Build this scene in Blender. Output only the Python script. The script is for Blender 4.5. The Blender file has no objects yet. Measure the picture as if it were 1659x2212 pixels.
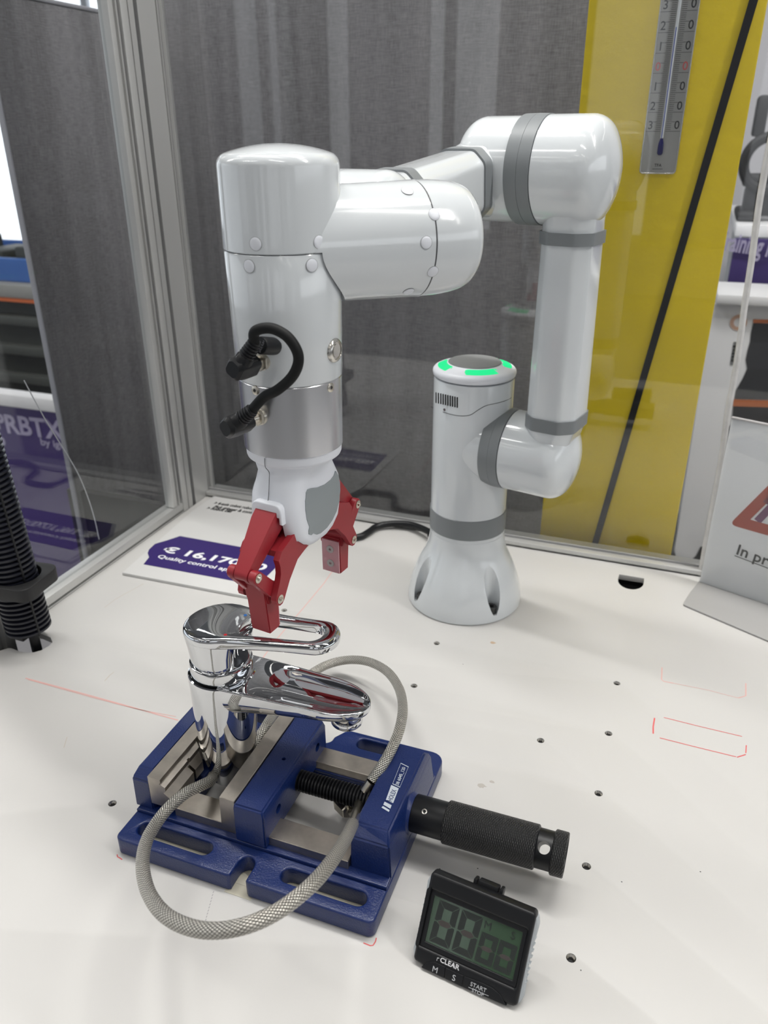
import bpy, bmesh, math, random
from mathutils import Vector, Matrix
random.seed(7)
D = bpy.data; SC = bpy.context.scene; COL = SC.collection
V = Vector; pi = math.pi; rad = math.radians

# ------------------------------------------------------------------ camera
W, H = 1659, 2212; CX, CY = 829.5, 1106.0; FP = 1700.0; CAMH = 0.55
TH = math.atan(FP / math.hypot(845 - CX, 4650 - CY)); ROLL = math.atan((845 - CX) / (4650 - CY)); YAW = rad(20.5)
F0 = V((-math.sin(YAW), math.cos(YAW), 0)); R0 = V((math.cos(YAW), math.sin(YAW), 0)); ZZ = V((0, 0, 1))
FW = F0 * math.cos(TH) - ZZ * math.sin(TH); U0 = F0 * math.sin(TH) + ZZ * math.cos(TH)
RT = R0 * math.cos(ROLL) - U0 * math.sin(ROLL); UP = U0 * math.cos(ROLL) + R0 * math.sin(ROLL)
CAM = V((0, 0, CAMH))
cd = D.cameras.new('camera'); cam = D.objects.new('camera', cd); COL.objects.link(cam); SC.camera = cam
m = Matrix((RT, UP, -FW)).transposed().to_4x4(); m.translation = CAM; cam.matrix_world = m
cd.sensor_fit = 'HORIZONTAL'; cd.sensor_width = 36; cd.lens = 36 * FP / W; cd.clip_start = 0.02
cd.dof.use_dof = True; cd.dof.focus_distance = 0.66; cd.dof.aperture_fstop = 12

# ------------------------------------------------------------------ world, lights, exposure
SC.view_settings.view_transform = 'Standard'; SC.view_settings.look = 'None'
SC.view_settings.gamma = 1; SC.view_settings.use_curve_mapping = False
SC.view_settings.exposure = 0.0
wd = D.worlds.new('world'); SC.world = wd; wd.use_nodes = True
wd.node_tree.nodes['Background'].inputs[0].default_value = (0.86, 0.93, 1.0, 1)
wd.node_tree.nodes['Background'].inputs[1].default_value = 1.05

def area(name, loc, size, sy, power, col, rot=(0, 0, 0)):
    l = D.lights.new(name, 'AREA'); l.shape = 'RECTANGLE'; l.size = size; l.size_y = sy; l.energy = power; l.color = col
    o = D.objects.new(name, l); o.location = loc; o.rotation_euler = rot; COL.objects.link(o)
    return o
CEIL = 2.5
for k, (x, y, pw) in enumerate([(-1.6, -1.0, 10), (0.4, -0.8, 8), (-1.25, .95, 30), (.15, 1.0, 34), (-3.6, 0.4, 20), (2.0, 0.5, 34)]):
    area('ceiling_tube_light', (x, y, CEIL - .03), 1.3, .12, pw * 1.08, (1.0, .985, .955), (0, 0, rad(-15)))

# ------------------------------------------------------------------ pixel helpers (a pixel's sight line met with a real plane)
def ray(u, v): return FW * FP + RT * (u - CX) - UP * (v - CY)
def onz(u, v, z=0.0): d = ray(u, v); return CAM + d * ((z - CAMH) / d.z)
def ony(u, v, y): d = ray(u, v); return CAM + d * (y / d.y)
def onx(u, v, x): d = ray(u, v); return CAM + d * (x / d.x)
def ondep(u, v, d): return CAM + ray(u, v) * (d / FP)
def oncyl(u, v, p0, ax, r):
    """first hit of the sight line with a cylinder"""
    d = ray(u, v).normalized(); o = CAM - p0; ax = ax.normalized()
    dd = d - ax * d.dot(ax); oo = o - ax * o.dot(ax)
    a = dd.dot(dd); b = 2 * dd.dot(oo); c = oo.dot(oo) - r * r
    disc = max(b * b - 4 * a * c, 0); t = (-b - math.sqrt(disc)) / (2 * a)
    p = CAM + d * t; rel = p - p0; n = (rel - ax * rel.dot(ax)).normalized()
    return p, n
class Frame:
    def __init__(s, o, x, y): s.o = V(o); s.x = V(x).normalized(); s.n = s.x.cross(V(y)).normalized(); s.y = s.n.cross(s.x); 
    def mat(s):
        m = Matrix((s.x, s.y, s.n)).transposed().to_4x4(); m.translation = s.o; return m
    def px(s, u, v, off=0.0):
        d = ray(u, v); t = ((s.o + s.n * off) - CAM).dot(s.n) / d.dot(s.n); p = CAM + d * t - s.o
        return V((p.dot(s.x), p.dot(s.y)))
    def w(s, x, y, z=0.0): return s.o + s.x * x + s.y * y + s.n * z

# ------------------------------------------------------------------ materials
MATS = {}
def mat(name, col, rough=.5, metal=0.0, bump=None, var=None, emit=None, spec=None, coat=0, aniso=None, trans=None):
    """bump = (scale, strength, distance); var = (scale, amount) soft mottling of the thing's own colour"""
    if name in MATS: return MATS[name]
    M = D.materials.new(name); M.use_nodes = True; nt = M.node_tree; N = nt.nodes; L = nt.links; b = N['Principled BSDF']
    b.inputs['Base Color'].default_value = (*col, 1); b.inputs['Roughness'].default_value = rough; b.inputs['Metallic'].default_value = metal
    if spec is not None: b.inputs['Specular IOR Level'].default_value = spec
    if coat: b.inputs['Coat Weight'].default_value = coat; b.inputs['Coat Roughness'].default_value = .06
    if emit: b.inputs['Emission Color'].default_value = (*emit[0], 1); b.inputs['Emission Strength'].default_value = emit[1]
    if bump or var: tc = N.new('ShaderNodeTexCoord')
    if var:
        n = N.new('ShaderNodeTexNoise'); n.inputs['Scale'].default_value = var[0]; n.inputs['Detail'].default_value = 6; L.new(tc.outputs['Object'], n.inputs['Vector'])
        r = N.new('ShaderNodeValToRGB'); a = var[1]
        r.color_ramp.elements[0].position = .3; r.color_ramp.elements[1].position = .7
        r.color_ramp.elements[0].color = (*[max(c * (1 - a), 0) for c in col], 1); r.color_ramp.elements[1].color = (*[min(c * (1 + a), 1) for c in col], 1)
        L.new(n.outputs['Fac'], r.inputs[0]); L.new(r.outputs[0], b.inputs['Base Color'])
    if bump:
        n = N.new('ShaderNodeTexNoise'); n.inputs['Scale'].default_value = bump[0]; n.inputs['Detail'].default_value = 4; L.new(tc.outputs['Object'], n.inputs['Vector'])
        bp = N.new('ShaderNodeBump'); bp.inputs['Strength'].default_value = bump[1]; bp.inputs['Distance'].default_value = bump[2]
        L.new(n.outputs['Fac'], bp.inputs['Height']); L.new(bp.outputs[0], b.inputs['Normal'])
    MATS[name] = M; return M
def weave(name, ca, cb, su, sv, bump_d, uv=True, metal=0.0, rough=.5, diag=True, power=1.0):
    """crossing strands: braid, knurl or cloth"""
    M = D.materials.new(name); M.use_nodes = True; nt = M.node_tree; N = nt.nodes; L = nt.links; b = N['Principled BSDF']
    tc = N.new('ShaderNodeTexCoord'); sp = N.new('ShaderNodeSeparateXYZ'); L.new(tc.outputs['UV' if uv else 'Object'], sp.inputs[0])
    def mth(op, a, b_=None):
        q = N.new('ShaderNodeMath'); q.operation = op
        for i, x in enumerate((a, b_)):
            if x is None: continue
            if isinstance(x, (int, float)): q.inputs[i].default_value = x
            else: L.new(x, q.inputs[i])
        return q.outputs[0]
    u = mth('MULTIPLY', sp.outputs[0], su); v = mth('MULTIPLY', sp.outputs[1], sv)
    p = mth('ABSOLUTE', mth('SINE', mth('ADD', u, v))) if diag else mth('ABSOLUTE', mth('SINE', u))
    q = mth('ABSOLUTE', mth('SINE', mth('SUBTRACT', u, v))) if diag else mth('ABSOLUTE', mth('SINE', v))
    h = mth('MULTIPLY', p, q); h = mth('POWER', h, power)
    mx = N.new('ShaderNodeMix'); mx.data_type = 'RGBA'; mx.inputs[6].default_value = (*ca, 1); mx.inputs[7].default_value = (*cb, 1)
    L.new(h, mx.inputs[0]); L.new(mx.outputs[2], b.inputs['Base Color'])
    bp = N.new('ShaderNodeBump'); bp.inputs['Strength'].default_value = 1; bp.inputs['Distance'].default_value = bump_d
    L.new(h, bp.inputs['Height']); L.new(bp.outputs[0], b.inputs['Normal'])
    b.inputs['Metallic'].default_value = metal; b.inputs['Roughness'].default_value = rough
    return M
def cloth(name, col):
    M = D.materials.new(name); M.use_nodes = True; nt = M.node_tree; N = nt.nodes; L = nt.links; b = N['Principled BSDF']
    tc = N.new('ShaderNodeTexCoord'); outs = []
    for sc in ((700, 700, 60), (60, 60, 700), (34, 34, 2.5)):
        mp = N.new('ShaderNodeMapping'); mp.inputs['Scale'].default_value = sc; L.new(tc.outputs['Object'], mp.inputs[0])
        n = N.new('ShaderNodeTexNoise'); n.inputs['Scale'].default_value = 1; n.inputs['Detail'].default_value = 3; L.new(mp.outputs[0], n.inputs['Vector']); outs.append(n.outputs['Fac'])
    a = N.new('ShaderNodeMath'); a.operation = 'ADD'; L.new(outs[0], a.inputs[0]); L.new(outs[1], a.inputs[1])
    c = N.new('ShaderNodeMath'); c.operation = 'MULTIPLY_ADD'; L.new(outs[2], c.inputs[0]); c.inputs[1].default_value = .8; L.new(a.outputs[0], c.inputs[2])
    r = N.new('ShaderNodeValToRGB'); r.color_ramp.elements[0].position = .42; r.color_ramp.elements[1].position = .98
    dv = N.new('ShaderNodeMath'); dv.operation = 'MULTIPLY'; dv.inputs[1].default_value = .5; L.new(c.outputs[0], dv.inputs[0])
    r.color_ramp.elements[0].color = (*[x * .45 for x in col], 1); r.color_ramp.elements[1].color = (*[x * 1.6 for x in col], 1)
    L.new(dv.outputs[0], r.inputs[0]); L.new(r.outputs[0], b.inputs['Base Color']); b.inputs['Roughness'].default_value = .9
    return M
def glass(name, tint=(1, 1, 1), extra=.0):
    M = D.materials.new(name); M.use_nodes = True; nt = M.node_tree; N = nt.nodes; L = nt.links
    N.remove(N['Principled BSDF']); out = N['Material Output']
    t = N.new('ShaderNodeBsdfTransparent'); t.inputs[0].default_value = (*tint, 1)
    g = N.new('ShaderNodeBsdfGlossy'); g.inputs['Roughness'].default_value = .012
    f = N.new('ShaderNodeFresnel'); ge = N.new('ShaderNodeNewGeometry'); io = N.new('ShaderNodeMath'); io.operation = 'MULTIPLY_ADD'
    io.inputs[1].default_value = 1 / 1.5 - 1.5; io.inputs[2].default_value = 1.5; L.new(ge.outputs['Backfacing'], io.inputs[0]); L.new(io.outputs[0], f.inputs[0])
    mx = N.new('ShaderNodeMixShader'); ad = N.new('ShaderNodeMath'); ad.operation = 'ADD'; ad.inputs[1].default_value = extra
    L.new(f.outputs[0], ad.inputs[0]); L.new(ad.outputs[0], mx.inputs[0]); L.new(t.outputs[0], mx.inputs[1]); L.new(g.outputs[0], mx.inputs[2]); L.new(mx.outputs[0], out.inputs[0])
    return M

white = mat('white_gloss', (.66, .69, .71), .14, coat=.7)
white2 = mat('white_satin', (.76, .78, .83), .38)
ringg = mat('joint_grey', (.20, .215, .225), .42)
dark = mat('seam_dark', (.05, .05, .055), .6)
black = mat('black_plastic', (.006, .0065, .008), .40, spec=.35)
blackm = mat('black_matte', (.012, .012, .013), .55, bump=(300, .3, .0004))
chrome = mat('chrome', (.70, .71, .725), .03, 1.0)
steel = mat('bright_steel', (.62, .60, .56), .25, 1.0)
nickel = mat('nickel', (.62, .58, .50), .28, 1.0)
worn = mat('worn_steel', (.46, .42, .37), .36, 1.0, bump=(700, .2, .0002), var=(60, .16))
alu = mat('anodised_aluminium', (.66, .66, .68), .27, 1.0, bump=(1500, .06, .0001))
alup = mat('aluminium_profile', (.60, .60, .59), .42, .6)
redp = mat('red_plastic', (.31, .015, .024), .45, bump=(900, .15, .0002))
blue = mat('blue_cast_paint', (.0035, .0165, .098), .34, bump=(750, .5, .0006), coat=.10)
tablew = mat('white_laminate', (.545, .535, .52), .42, var=(5, .02))
recess_shade = mat('recess_shade_dark', (.02, .02, .022), .8)  # near black, puts the shade of openings and recesses into the colour
redink = mat('red_marker', (.62, .12, .12), .7)
redink2 = mat('red_marker_faded', (.68, .40, .37), .7)
yellow = mat('yellow_board', (.76, .56, .008), .55, bump=(60, .35, .002), var=(7, .06))
purple = mat('purple_print', (.032, .016, .13), .4)
purple2 = mat('purple_front', (.045, .022, .15), .5)
whitep = mat('white_print', (.80, .80, .82), .5)
blackp = mat('black_print', (.02, .02, .022), .5)
paper = mat('paper_white', (.88, .87, .89), .35)
fabric = cloth('grey_fabric', (.165, .160, .170))
braid = weave('steel_braid', (.05, .045, .04), (.80, .77, .70), 1050, 14 * pi, .0005, metal=.85, rough=.36, power=.7)
knurl = weave('black_knurl', (.006, .006, .006), (.028, .028, .028), 1700, 26 * pi, .0007, rough=.42)
pane = glass('clear_pane', (.94, .95, .95), .015)

# ------------------------------------------------------------------ mesh helpers
def new_mesh(bm, smooth=35):
    me = D.meshes.new('mesh'); bmesh.ops.remove_doubles(bm, verts=bm.verts, dist=1e-6)
    bmesh.ops.recalc_face_normals(bm, faces=bm.faces); bm.to_mesh(me); bm.free()
    for p in me.polygons: p.use_smooth = True
    me.set_sharp_from_angle(angle=rad(smooth)); return me
def add(name, bm, m, parent=None, smooth=35):
    me = bm if isinstance(bm, bpy.types.Mesh) else new_mesh(bm, smooth)
    me.name = name
    if m and not me.materials: me.materials.append(m)
    o = D.objects.new(name, me); COL.objects.link(o)
    if parent:
        o.parent = parent; q = parent
        mw = Matrix.Identity(4)
        while q: mw = q.matrix_basis @ mw; q = q.parent
        me.transform(mw.inverted())
    return o
def thing(name, label, cat, loc=(0, 0, 0), mtx=None, group=None):
    o = D.objects.new(name, None); COL.objects.link(o); o.empty_display_size = .02
    if mtx is not None: o.matrix_basis = mtx
    else: o.matrix_basis = Matrix.Translation(loc)
    o['label'] = label; o['category'] = cat
    if group: o['group'] = group
    return o
def tag(o, label, cat, group=None):
    o['label'] = label; o['category'] = cat
    if group: o['group'] = group
    return o
def struct(o, label=None):
    o['kind'] = 'structure'
    if label: o['label'] = label
    return o
def box(a, b, bev=0.0, seg=2, bm=None, mtx=None):
    t = bmesh.new(); a = V(a); b = V(b)
    bmesh.ops.create_cube(t, size=1); 
    for v in t.verts: v.co = V(((a[i] + b[i]) / 2 + v.co[i] * (b[i] - a[i]) for i in range(3)))
    if bev: bmesh.ops.bevel(t, geom=t.edges[:], offset=bev, segments=seg, affect='EDGES', profile=.5, clamp_overlap=True)
    if mtx is not None: t.transform(mtx)
    return join(bm, t)
def join(bm, t):
    if bm is None: return t
    me = D.meshes.new('t'); t.to_mesh(me); t.free(); bm.from_mesh(me); D.meshes.remove(me); return bm
def hull(pts, bev=0.0, seg=2, bm=None):
    t = bmesh.new(); vs = [t.verts.new(p) for p in pts]
    r = bmesh.ops.convex_hull(t, input=vs)
    bmesh.ops.delete(t, geom=list({g for g in r['geom_interior'] + r['geom_unused'] if isinstance(g, bmesh.types.BMVert)}), context='VERTS')
    bmesh.ops.dissolve_limit(t, angle_limit=.01, verts=t.verts[:], edges=t.edges[:])
    if bev: bmesh.ops.bevel(t, geom=t.edges[:], offset=bev, segments=seg, affect='EDGES', clamp_overlap=True)
    return join(bm, t)
def basis(ax, ref=None):
    z = V(ax).normalized(); x = V(ref) if ref is not None else (V((0, 0, 1)) if abs(z.z) < .9 else V((1, 0, 0)))
    x = (x - z * x.dot(z)).normalized(); return x, z.cross(x), z
def lathe(prof, o=(0, 0, 0), ax=(0, 0, 1), seg=48, bm=None, uvscale=None, ref=None):
    """prof: list of (radius, height)"""
    t = bmesh.new(); x, y, z = basis(ax, ref); o = V(o); rings = []
    uv = t.loops.layers.uv.new('UVMap')
    for r, h in prof:
        if r < 1e-7: rings.append([t.verts.new(o + z * h)])
        else: rings.append([t.verts.new(o + z * h + (x * math.cos(2 * pi * k / seg) + y * math.sin(2 * pi * k / seg)) * r) for k in range(seg)])
    for i in range(len(rings) - 1):
        A, B = rings[i], rings[i + 1]; h0, h1 = prof[i][1], prof[i + 1][1]
        for k in range(seg):
            k2 = (k + 1) % seg
            q = [A[k % len(A)], A[k2 % len(A)], B[k2 % len(B)], B[k % len(B)]]
            c = [(h0, k / seg), (h0, (k + 1) / seg), (h1, (k + 1) / seg), (h1, k / seg)]
            qs, cs = [], []
            for a_, b_ in zip(q, c):
                if a_ not in qs: qs.append(a_); cs.append(b_)
            if len(qs) < 3: continue
            try: f = t.faces.new(qs)
            except ValueError: continue
            for l, cc in zip(f.loops, cs): l[uv].uv = cc
    return join(bm, t)
def fil(r0, h0, r1, h1, rr, n=5):
    """rounded outer corner helper: quarter arc from (r0,h0) side to (r1,h1) cap"""
    return [(r0 - rr + rr * math.cos(a), h0 + (h1 - h0) * math.sin(a)) for a in [pi / 2 * k / n for k in range(n + 1)]]
def catmull(P, n=10):
    P = [V(p) for p in P]; Q = [P[0] * 2 - P[1]] + P + [P[-1] * 2 - P[-2]]; out = []
    for i in range(1, len(Q) - 2):
        a, b, c, d = Q[i - 1:i + 3]
        for k in range(n):
            t = k / n; out.append(.5 * ((2 * b) + (c - a) * t + (2 * a - 5 * b + 4 * c - d) * t * t + (3 * b - a - 3 * c + d) * t ** 3))
    out.append(P[-1]); return out
def tube(P, r, seg=14, n=10, bm=None, smoothpath=True, caps=True):
    P = catmull(P, n) if smoothpath else [V(p) for p in P]
    t = bmesh.new(); uv = t.loops.layers.uv.new('UVMap'); up = None; rings = []; s = [0]
    for i, p in enumerate(P):
        d = (P[min(i + 1, len(P) - 1)] - P[max(i - 1, 0)]).normalized()
        if up is None: up, _, _ = basis(d)
        up = (up - d * up.dot(d)).normalized(); w = d.cross(up)
        rr = r(i / (len(P) - 1)) if callable(r) else r
        rings.append([t.verts.new(p + (up * math.cos(2 * pi * k / seg) + w * math.sin(2 * pi * k / seg)) * rr) for k in range(seg)])
        if i: s.append(s[-1] + (P[i] - P[i - 1]).length)
    for i in range(len(rings) - 1):
        for k in range(seg):
            k2 = (k + 1) % seg; f = t.faces.new([rings[i][k], rings[i][k2], rings[i + 1][k2], rings[i + 1][k]])
            for l, c in zip(f.loops, [(s[i], k / seg), (s[i], (k + 1) / seg), (s[i + 1], (k + 1) / seg), (s[i + 1], k / seg)]): l[uv].uv = c
    if caps: t.faces.new(rings[0]); t.faces.new(rings[-1])
    return join(bm, t)
def loft(secs, closed=False, caps=True, bm=None):
    t = bmesh.new(); R = [[t.verts.new(p) for p in s] for s in secs]; n = len(R[0]); m_ = len(R)
    for i in range(m_ if closed else m_ - 1):
        A, B = R[i], R[(i + 1) % m_]
        for k in range(n):
            try: t.faces.new([A[k], A[(k + 1) % n], B[(k + 1) % n], B[k]])
            except ValueError: pass
    if caps and not closed: t.faces.new(R[0]); t.faces.new(R[-1])
    return join(bm, t)
def rrect(hx, hy, r, n=5):
    out = []
    for sx, sy, a0 in ((1, 1, 0), (-1, 1, 90), (-1, -1, 180), (1, -1, 270)):
        for k in range(n + 1):
            a = rad(a0 + 90 * k / n); out.append((sx * (hx - r) + r * math.cos(a), sy * (hy - r) + r * math.sin(a)))
    return out
def octa(hx, hy, c, r=.004, n=3):
    """rectangle with chamfered, softly rounded corners"""
    P = [(hx, hy - c), (hx - c, hy), (-hx + c, hy), (-hx, hy - c), (-hx, -hy + c), (-hx + c, -hy), (hx - c, -hy), (hx, -hy + c)]
    out = []
    for i, p in enumerate(P):
        a = V(P[i - 1]).to_2d() if False else V((*P[i - 1], 0)); b = V((*p, 0)); c_ = V((*P[(i + 1) % 8], 0))
        u = (a - b).normalized() * r; w = (c_ - b).normalized() * r
        for k in range(n + 1):
            s = k / n; q = b + u * (1 - s) ** 2 + w * s ** 2; out.append((q.x, q.y))
    return out
def curve_mesh(outs, ext, bev=0.0, res=3):
    cu = D.curves.new('c', 'CURVE'); cu.dimensions = '2D'; cu.fill_mode = 'BOTH'; cu.extrude = max(ext - bev, 0); cu.bevel_depth = bev; cu.bevel_resolution = res; cu.offset = -bev
    for pts in outs:
        sp = cu.splines.new('POLY'); sp.points.add(len(pts) - 1); sp.use_cyclic_u = True
        for q, p in zip(sp.points, pts): q.co = (p[0], p[1], 0, 1)
    o = D.objects.new('c', cu); COL.objects.link(o); dg = bpy.context.evaluated_depsgraph_get(); me = D.meshes.new_from_object(o.evaluated_get(dg)); D.objects.remove(o); D.curves.remove(cu)
    bm = bmesh.new(); bm.from_mesh(me); D.meshes.remove(me); return bm
def plate(outs, z0, z1, bev=0.0, mtx=None, res=3):
    bm = curve_mesh(outs, (z1 - z0) / 2, bev, res); bm.transform(Matrix.Translation((0, 0, (z0 + z1) / 2)))
    if mtx is not None: bm.transform(mtx)
    return bm
def text_bm(s, size, mtx, ext=.0001, bold=0.0, align='LEFT', shear=0, sx=1.0, spacing=1.0):
    cu = D.curves.new('t', 'FONT'); cu.body = s; cu.size = size; cu.extrude = ext; cu.offset = bold; cu.align_x = align; cu.shear = shear; cu.resolution_u = 3; cu.space_character = spacing; cu.space_line = .8
    o = D.objects.new('t', cu); COL.objects.link(o); dg = bpy.context.evaluated_depsgraph_get(); me = D.meshes.new_from_object(o.evaluated_get(dg)); D.objects.remove(o); D.curves.remove(cu)
    bm = bmesh.new(); bm.from_mesh(me); D.meshes.remove(me); bm.transform(mtx @ Matrix.Diagonal((sx, 1, 1, 1))); return bm
def boolean(bm, cutters, solver='EXACT'):
    me = D.meshes.new('a'); bmesh.ops.recalc_face_normals(bm, faces=bm.faces); bm.to_mesh(me); bm.free(); o = D.objects.new('a', me); COL.objects.link(o); tmp = []
    for c in cutters:
        mc = D.meshes.new('b'); bmesh.ops.recalc_face_normals(c, faces=c.faces); c.to_mesh(mc); c.free(); oc = D.objects.new('b', mc); COL.objects.link(oc); tmp.append(oc)
        md = o.modifiers.new('x', 'BOOLEAN'); md.operation = 'DIFFERENCE'; md.solver = solver; md.object = oc
    dg = bpy.context.evaluated_depsgraph_get(); r = D.meshes.new_from_object(o.evaluated_get(dg)); b2 = bmesh.new(); b2.from_mesh(r)
    D.objects.remove(o)
    for q in tmp: D.objects.remove(q)
    return b2
def strip(P, w, z, t=.00012, bm=None):
    """a thin drawn line on the table"""
    P = [V((p[0], p[1], z)) for p in P]; L_, R_ = [], []
    for i, p in enumerate(P):
        d = (P[min(i + 1, len(P) - 1)] - P[max(i - 1, 0)]).normalized(); n = V((-d.y, d.x, 0)) * w / 2; L_.append(p + n); R_.append(p - n)
    b = bm or bmesh.new()
    for zz in (0, t):
        vl = [b.verts.new(p + V((0, 0, zz))) for p in L_]; vr = [b.verts.new(p + V((0, 0, zz))) for p in R_]
        for i in range(len(P) - 1): b.faces.new([vl[i], vl[i + 1], vr[i + 1], vr[i]])
    return b
def circ(cx, cy, r, n=24, a0=0, a1=360): return [(cx + r * math.cos(rad(a0 + (a1 - a0) * k / n)), cy + r * math.sin(rad(a0 + (a1 - a0) * k / n))) for k in range(n + (0 if a1 - a0 == 360 else 1))]
def slot(x0, x1, y0, y1):
    r = (y1 - y0) / 2; return circ(x1 - r, (y0 + y1) / 2, r, 12, -90, 90) + circ(x0 + r, (y0 + y1) / 2, r, 12, 90, 270)

# ================================================================== THE SETTING
FLOOR = -.85
struct(add('floor', box((-9, -6, FLOOR - .05), (9, 9, FLOOR)), mat('hall_floor', (.34, .34, .34), .4, var=(3, .1))))
struct(add('ceiling', box((-9, -6, CEIL), (9, 9, CEIL + .05)), mat('hall_ceiling', (.20, .20, .21), .8, var=(2, .1))))
struct(add('wall_front', box((-9, -6.05, FLOOR), (9, -6, CEIL)), mat('hall_wall', (.42, .42, .43), .8)))
dayl = mat('daylight_window', (.9, .93, 1), .5, emit=((.92, .96, 1.0), 1.5))
struct(add('front_glow_panel', box((-8.6, -5.99, -.3), (8.6, -5.96, 2.42)), mat('front_panel_glow', (.9, .93, 1), .5, emit=((.95, .97, 1.0), .58))))  # unseen glowing panel, added to light the robot and table from the front
struct(add('right_glow_panel', box((8.96, -5.6, .6), (8.99, 5.0, 2.42)), dayl))  # unseen glowing panel on the right wall, added to raise the ambient light
xm = -8.6; k = 0
while xm < 8.5:
    w_ = random.choice((.06, .1, .25, .5, .8)); struct(add('trim_%d' % (20 + k), box((xm, -5.95 + .1 * (k % 3), -.35), (xm + w_, -5.88 + .1 * (k % 3), 2.45), .004), mat('streak_bar_dark', (.12, .12, .13), .5) if k % 3 else mat('streak_bar_grey', (.35, .34, .36), .8))); xm += w_ + random.uniform(.12, .6); k += 1  # unseen bars of uneven width, added to streak the pane reflections
struct(add('wall_right', box((9, -6, FLOOR), (9.05, 9, CEIL)), MATS['hall_wall']))
# fabric partition walls
WLX, WBY = -.95, 1.32
wl0 = onx(95, 700, WLX).y
struct(add('wall_left', box((WLX - .008, wl0, FLOOR + .02), (WLX, WBY, .728), .002), fabric), None)
struct(add('trim_1', box((WLX - .009, wl0 - .003, FLOOR + .02), (WLX + .001, wl0 - .0001, .733), .001), mat('trim_grey', (.36, .36, .40), .5)))
struct(add('trim_2', box((WLX - .009, wl0, .7285), (WLX + .001, WBY, .734), .001), MATS['trim_grey']))
struct(add('wall_back', box((WLX - .008, WBY, FLOOR + .02), (-.04, WBY + .035, 1.35), .003), fabric))

# ================================================================== TABLE
TBY = 1.0285
hx_, hy_ = -.6795, .5905
tab = thing('table', 'white laminate workbench with rows of threaded holes', 'table', (-.2, .55, FLOOR))
outline = [(-1.0, .10), (.62, .10), (.62, TBY), (-.7055, TBY), (-.7055, .607), (-.675, .6075), (-.660, .605), (-.651, .598), (-.6495, .590), (-.652, .580), (-.657, .574), (-.664, .5705), (-.674, .5695), (-.688, .5713), (-.692, .570), (-.695, .566), (-.70, .558), (-1.0, .556)]
cut = [(-.0260, .9985)] + [(-.0095 + .0168 * math.cos(rad(a)), .984 + .0215 * math.sin(rad(a))) for a in range(180, 361, 12)] + [(.0070, .9985)]
HX = [(-.0055, [.406, .4924, .578, .664, .7505, .837]), (-.2155, [.669, .755]), (-.4205, [.4126, .7575]), (-.0684, [.630])]
holes = [(x, y) for x, ys in HX for y in ys if not (x == -.0055 and y > .8)]
top = plate([outline, cut] + [circ(x, y, .0037, 20) for x, y in holes], -.008, 0, .0003)
tt = add('table_top', top, tablew, tab, 30)
for x, y in holes:
    add('threaded_insert', lathe([(.0035, -.0006), (.0032, -.0012), (.0024, -.0022), (.0023, -.010), (0, -.010)], (x, y, 0), seg=20), steel, tab)
    add('insert_bore', lathe([(0, -.0045), (.0023, -.0045), (.0023, -.006), (0, -.006)], (x, y, 0), seg=16), recess_shade, tab)
add('cabinet_body', box((-.98, .14, FLOOR), (.60, 1.0, -.30), .004), tablew, tab)
add('shade_tray', box((-.98, .14, -.299), (.60, 1.02, -.29)), recess_shade, tab)  # unseen dark tray and boards, added so the table openings look shaded
add('back_shade_board', box((-.98, 1.005, -.289), (.60, 1.02, -.0185)), recess_shade, tab)
add('front_shade_board', box((-.98, .14, -.289), (.60, .16, -.0185)), recess_shade, tab)
Z1 = .00005
def ln(name, P, w, m_): 
    return add(name, strip([onz(*p) for p in P], w, Z1), m_, tab)
ln('marker_line', [(1430, 1442), (1429, 1468), (1434, 1472), (1455, 1476)], .0012, redink2)
ln('marker_line', [(1455, 1476), (1530, 1491), (1595, 1508)], .0006, redink2)
ln('marker_line', [(1595, 1508), (1611, 1503), (1611, 1476)], .0012, redink2)
ln('marker_line', [(1414, 1551), (1411, 1570), (1411, 1585)], .0015, redink)
ln('marker_line', [(1425, 1594), (1500, 1613), (1590, 1635)], .0010, redink)
ln('marker_line', [(1592, 1636), (1611, 1630)], .0012, redink)
ln('marker_line', [(1611, 1627), (1612, 1610)], .0010, redink)
ln('marker_line', [(1434, 1550), (1510, 1569), (1603, 1591)], .0009, redink)
ln('marker_line', [(55, 1465), (130, 1485), (250, 1518), (385, 1556)], .0016, redink2)
ln('marker_line', [(60, 1468), (200, 1507), (300, 1533), (380, 1548)], .0008, redink2)
ln('marker_line', [(722, 1228), (700, 1260), (660, 1308), (600, 1378), (570, 1418), (540, 1475)], .0012, redink2)
ln('marker_line', [(253, 1846), (254, 1851), (258, 1853), (264, 1857)], .0009, redink)
ln('marker_line', [(785, 2037), (800, 2043), (806, 2042), (811, 2034), (813, 2026)], .0009, redink)
pen = mat('pencil', (.33, .32, .33), .8)
for k in range(12):
    t0 = k / 12; ln('pencil_dash', [(462 - 22 * t0, 1925 + 80 * t0), (460 - 22 * t0, 1929 + 80 * t0)], .0006, pen)
scr = mat('scratch_brown', (.50, .44, .36), .8)
ln('scratch', [(226, 1312), (250, 1294), (290, 1272), (310, 1261)], .0005, scr)
ln('scratch', [(226, 1471), (238, 1458), (246, 1452)], .0006, scr)
ln('scratch', [(145, 1592), (138, 1615)], .0005, scr)
def blot(name, cx, cy, rx, ry, m_, n=14):
    c = onz(cx, cy); pts = [(c.x + rx * math.cos(2 * pi * k / n) * random.uniform(.6, 1.2), c.y + ry * math.sin(2 * pi * k / n) * random.uniform(.6, 1.2)) for k in range(n)]
    return add(name, plate([pts], Z1, Z1 + .0001), m_, tab)
blot('chipped_spot', 1040, 1697, .0045, .003, mat('chip_grey', (.42, .39, .36), .9))
blot('chipped_spot', 1063, 1689, .003, .0015, MATS['chip_grey'])
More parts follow.
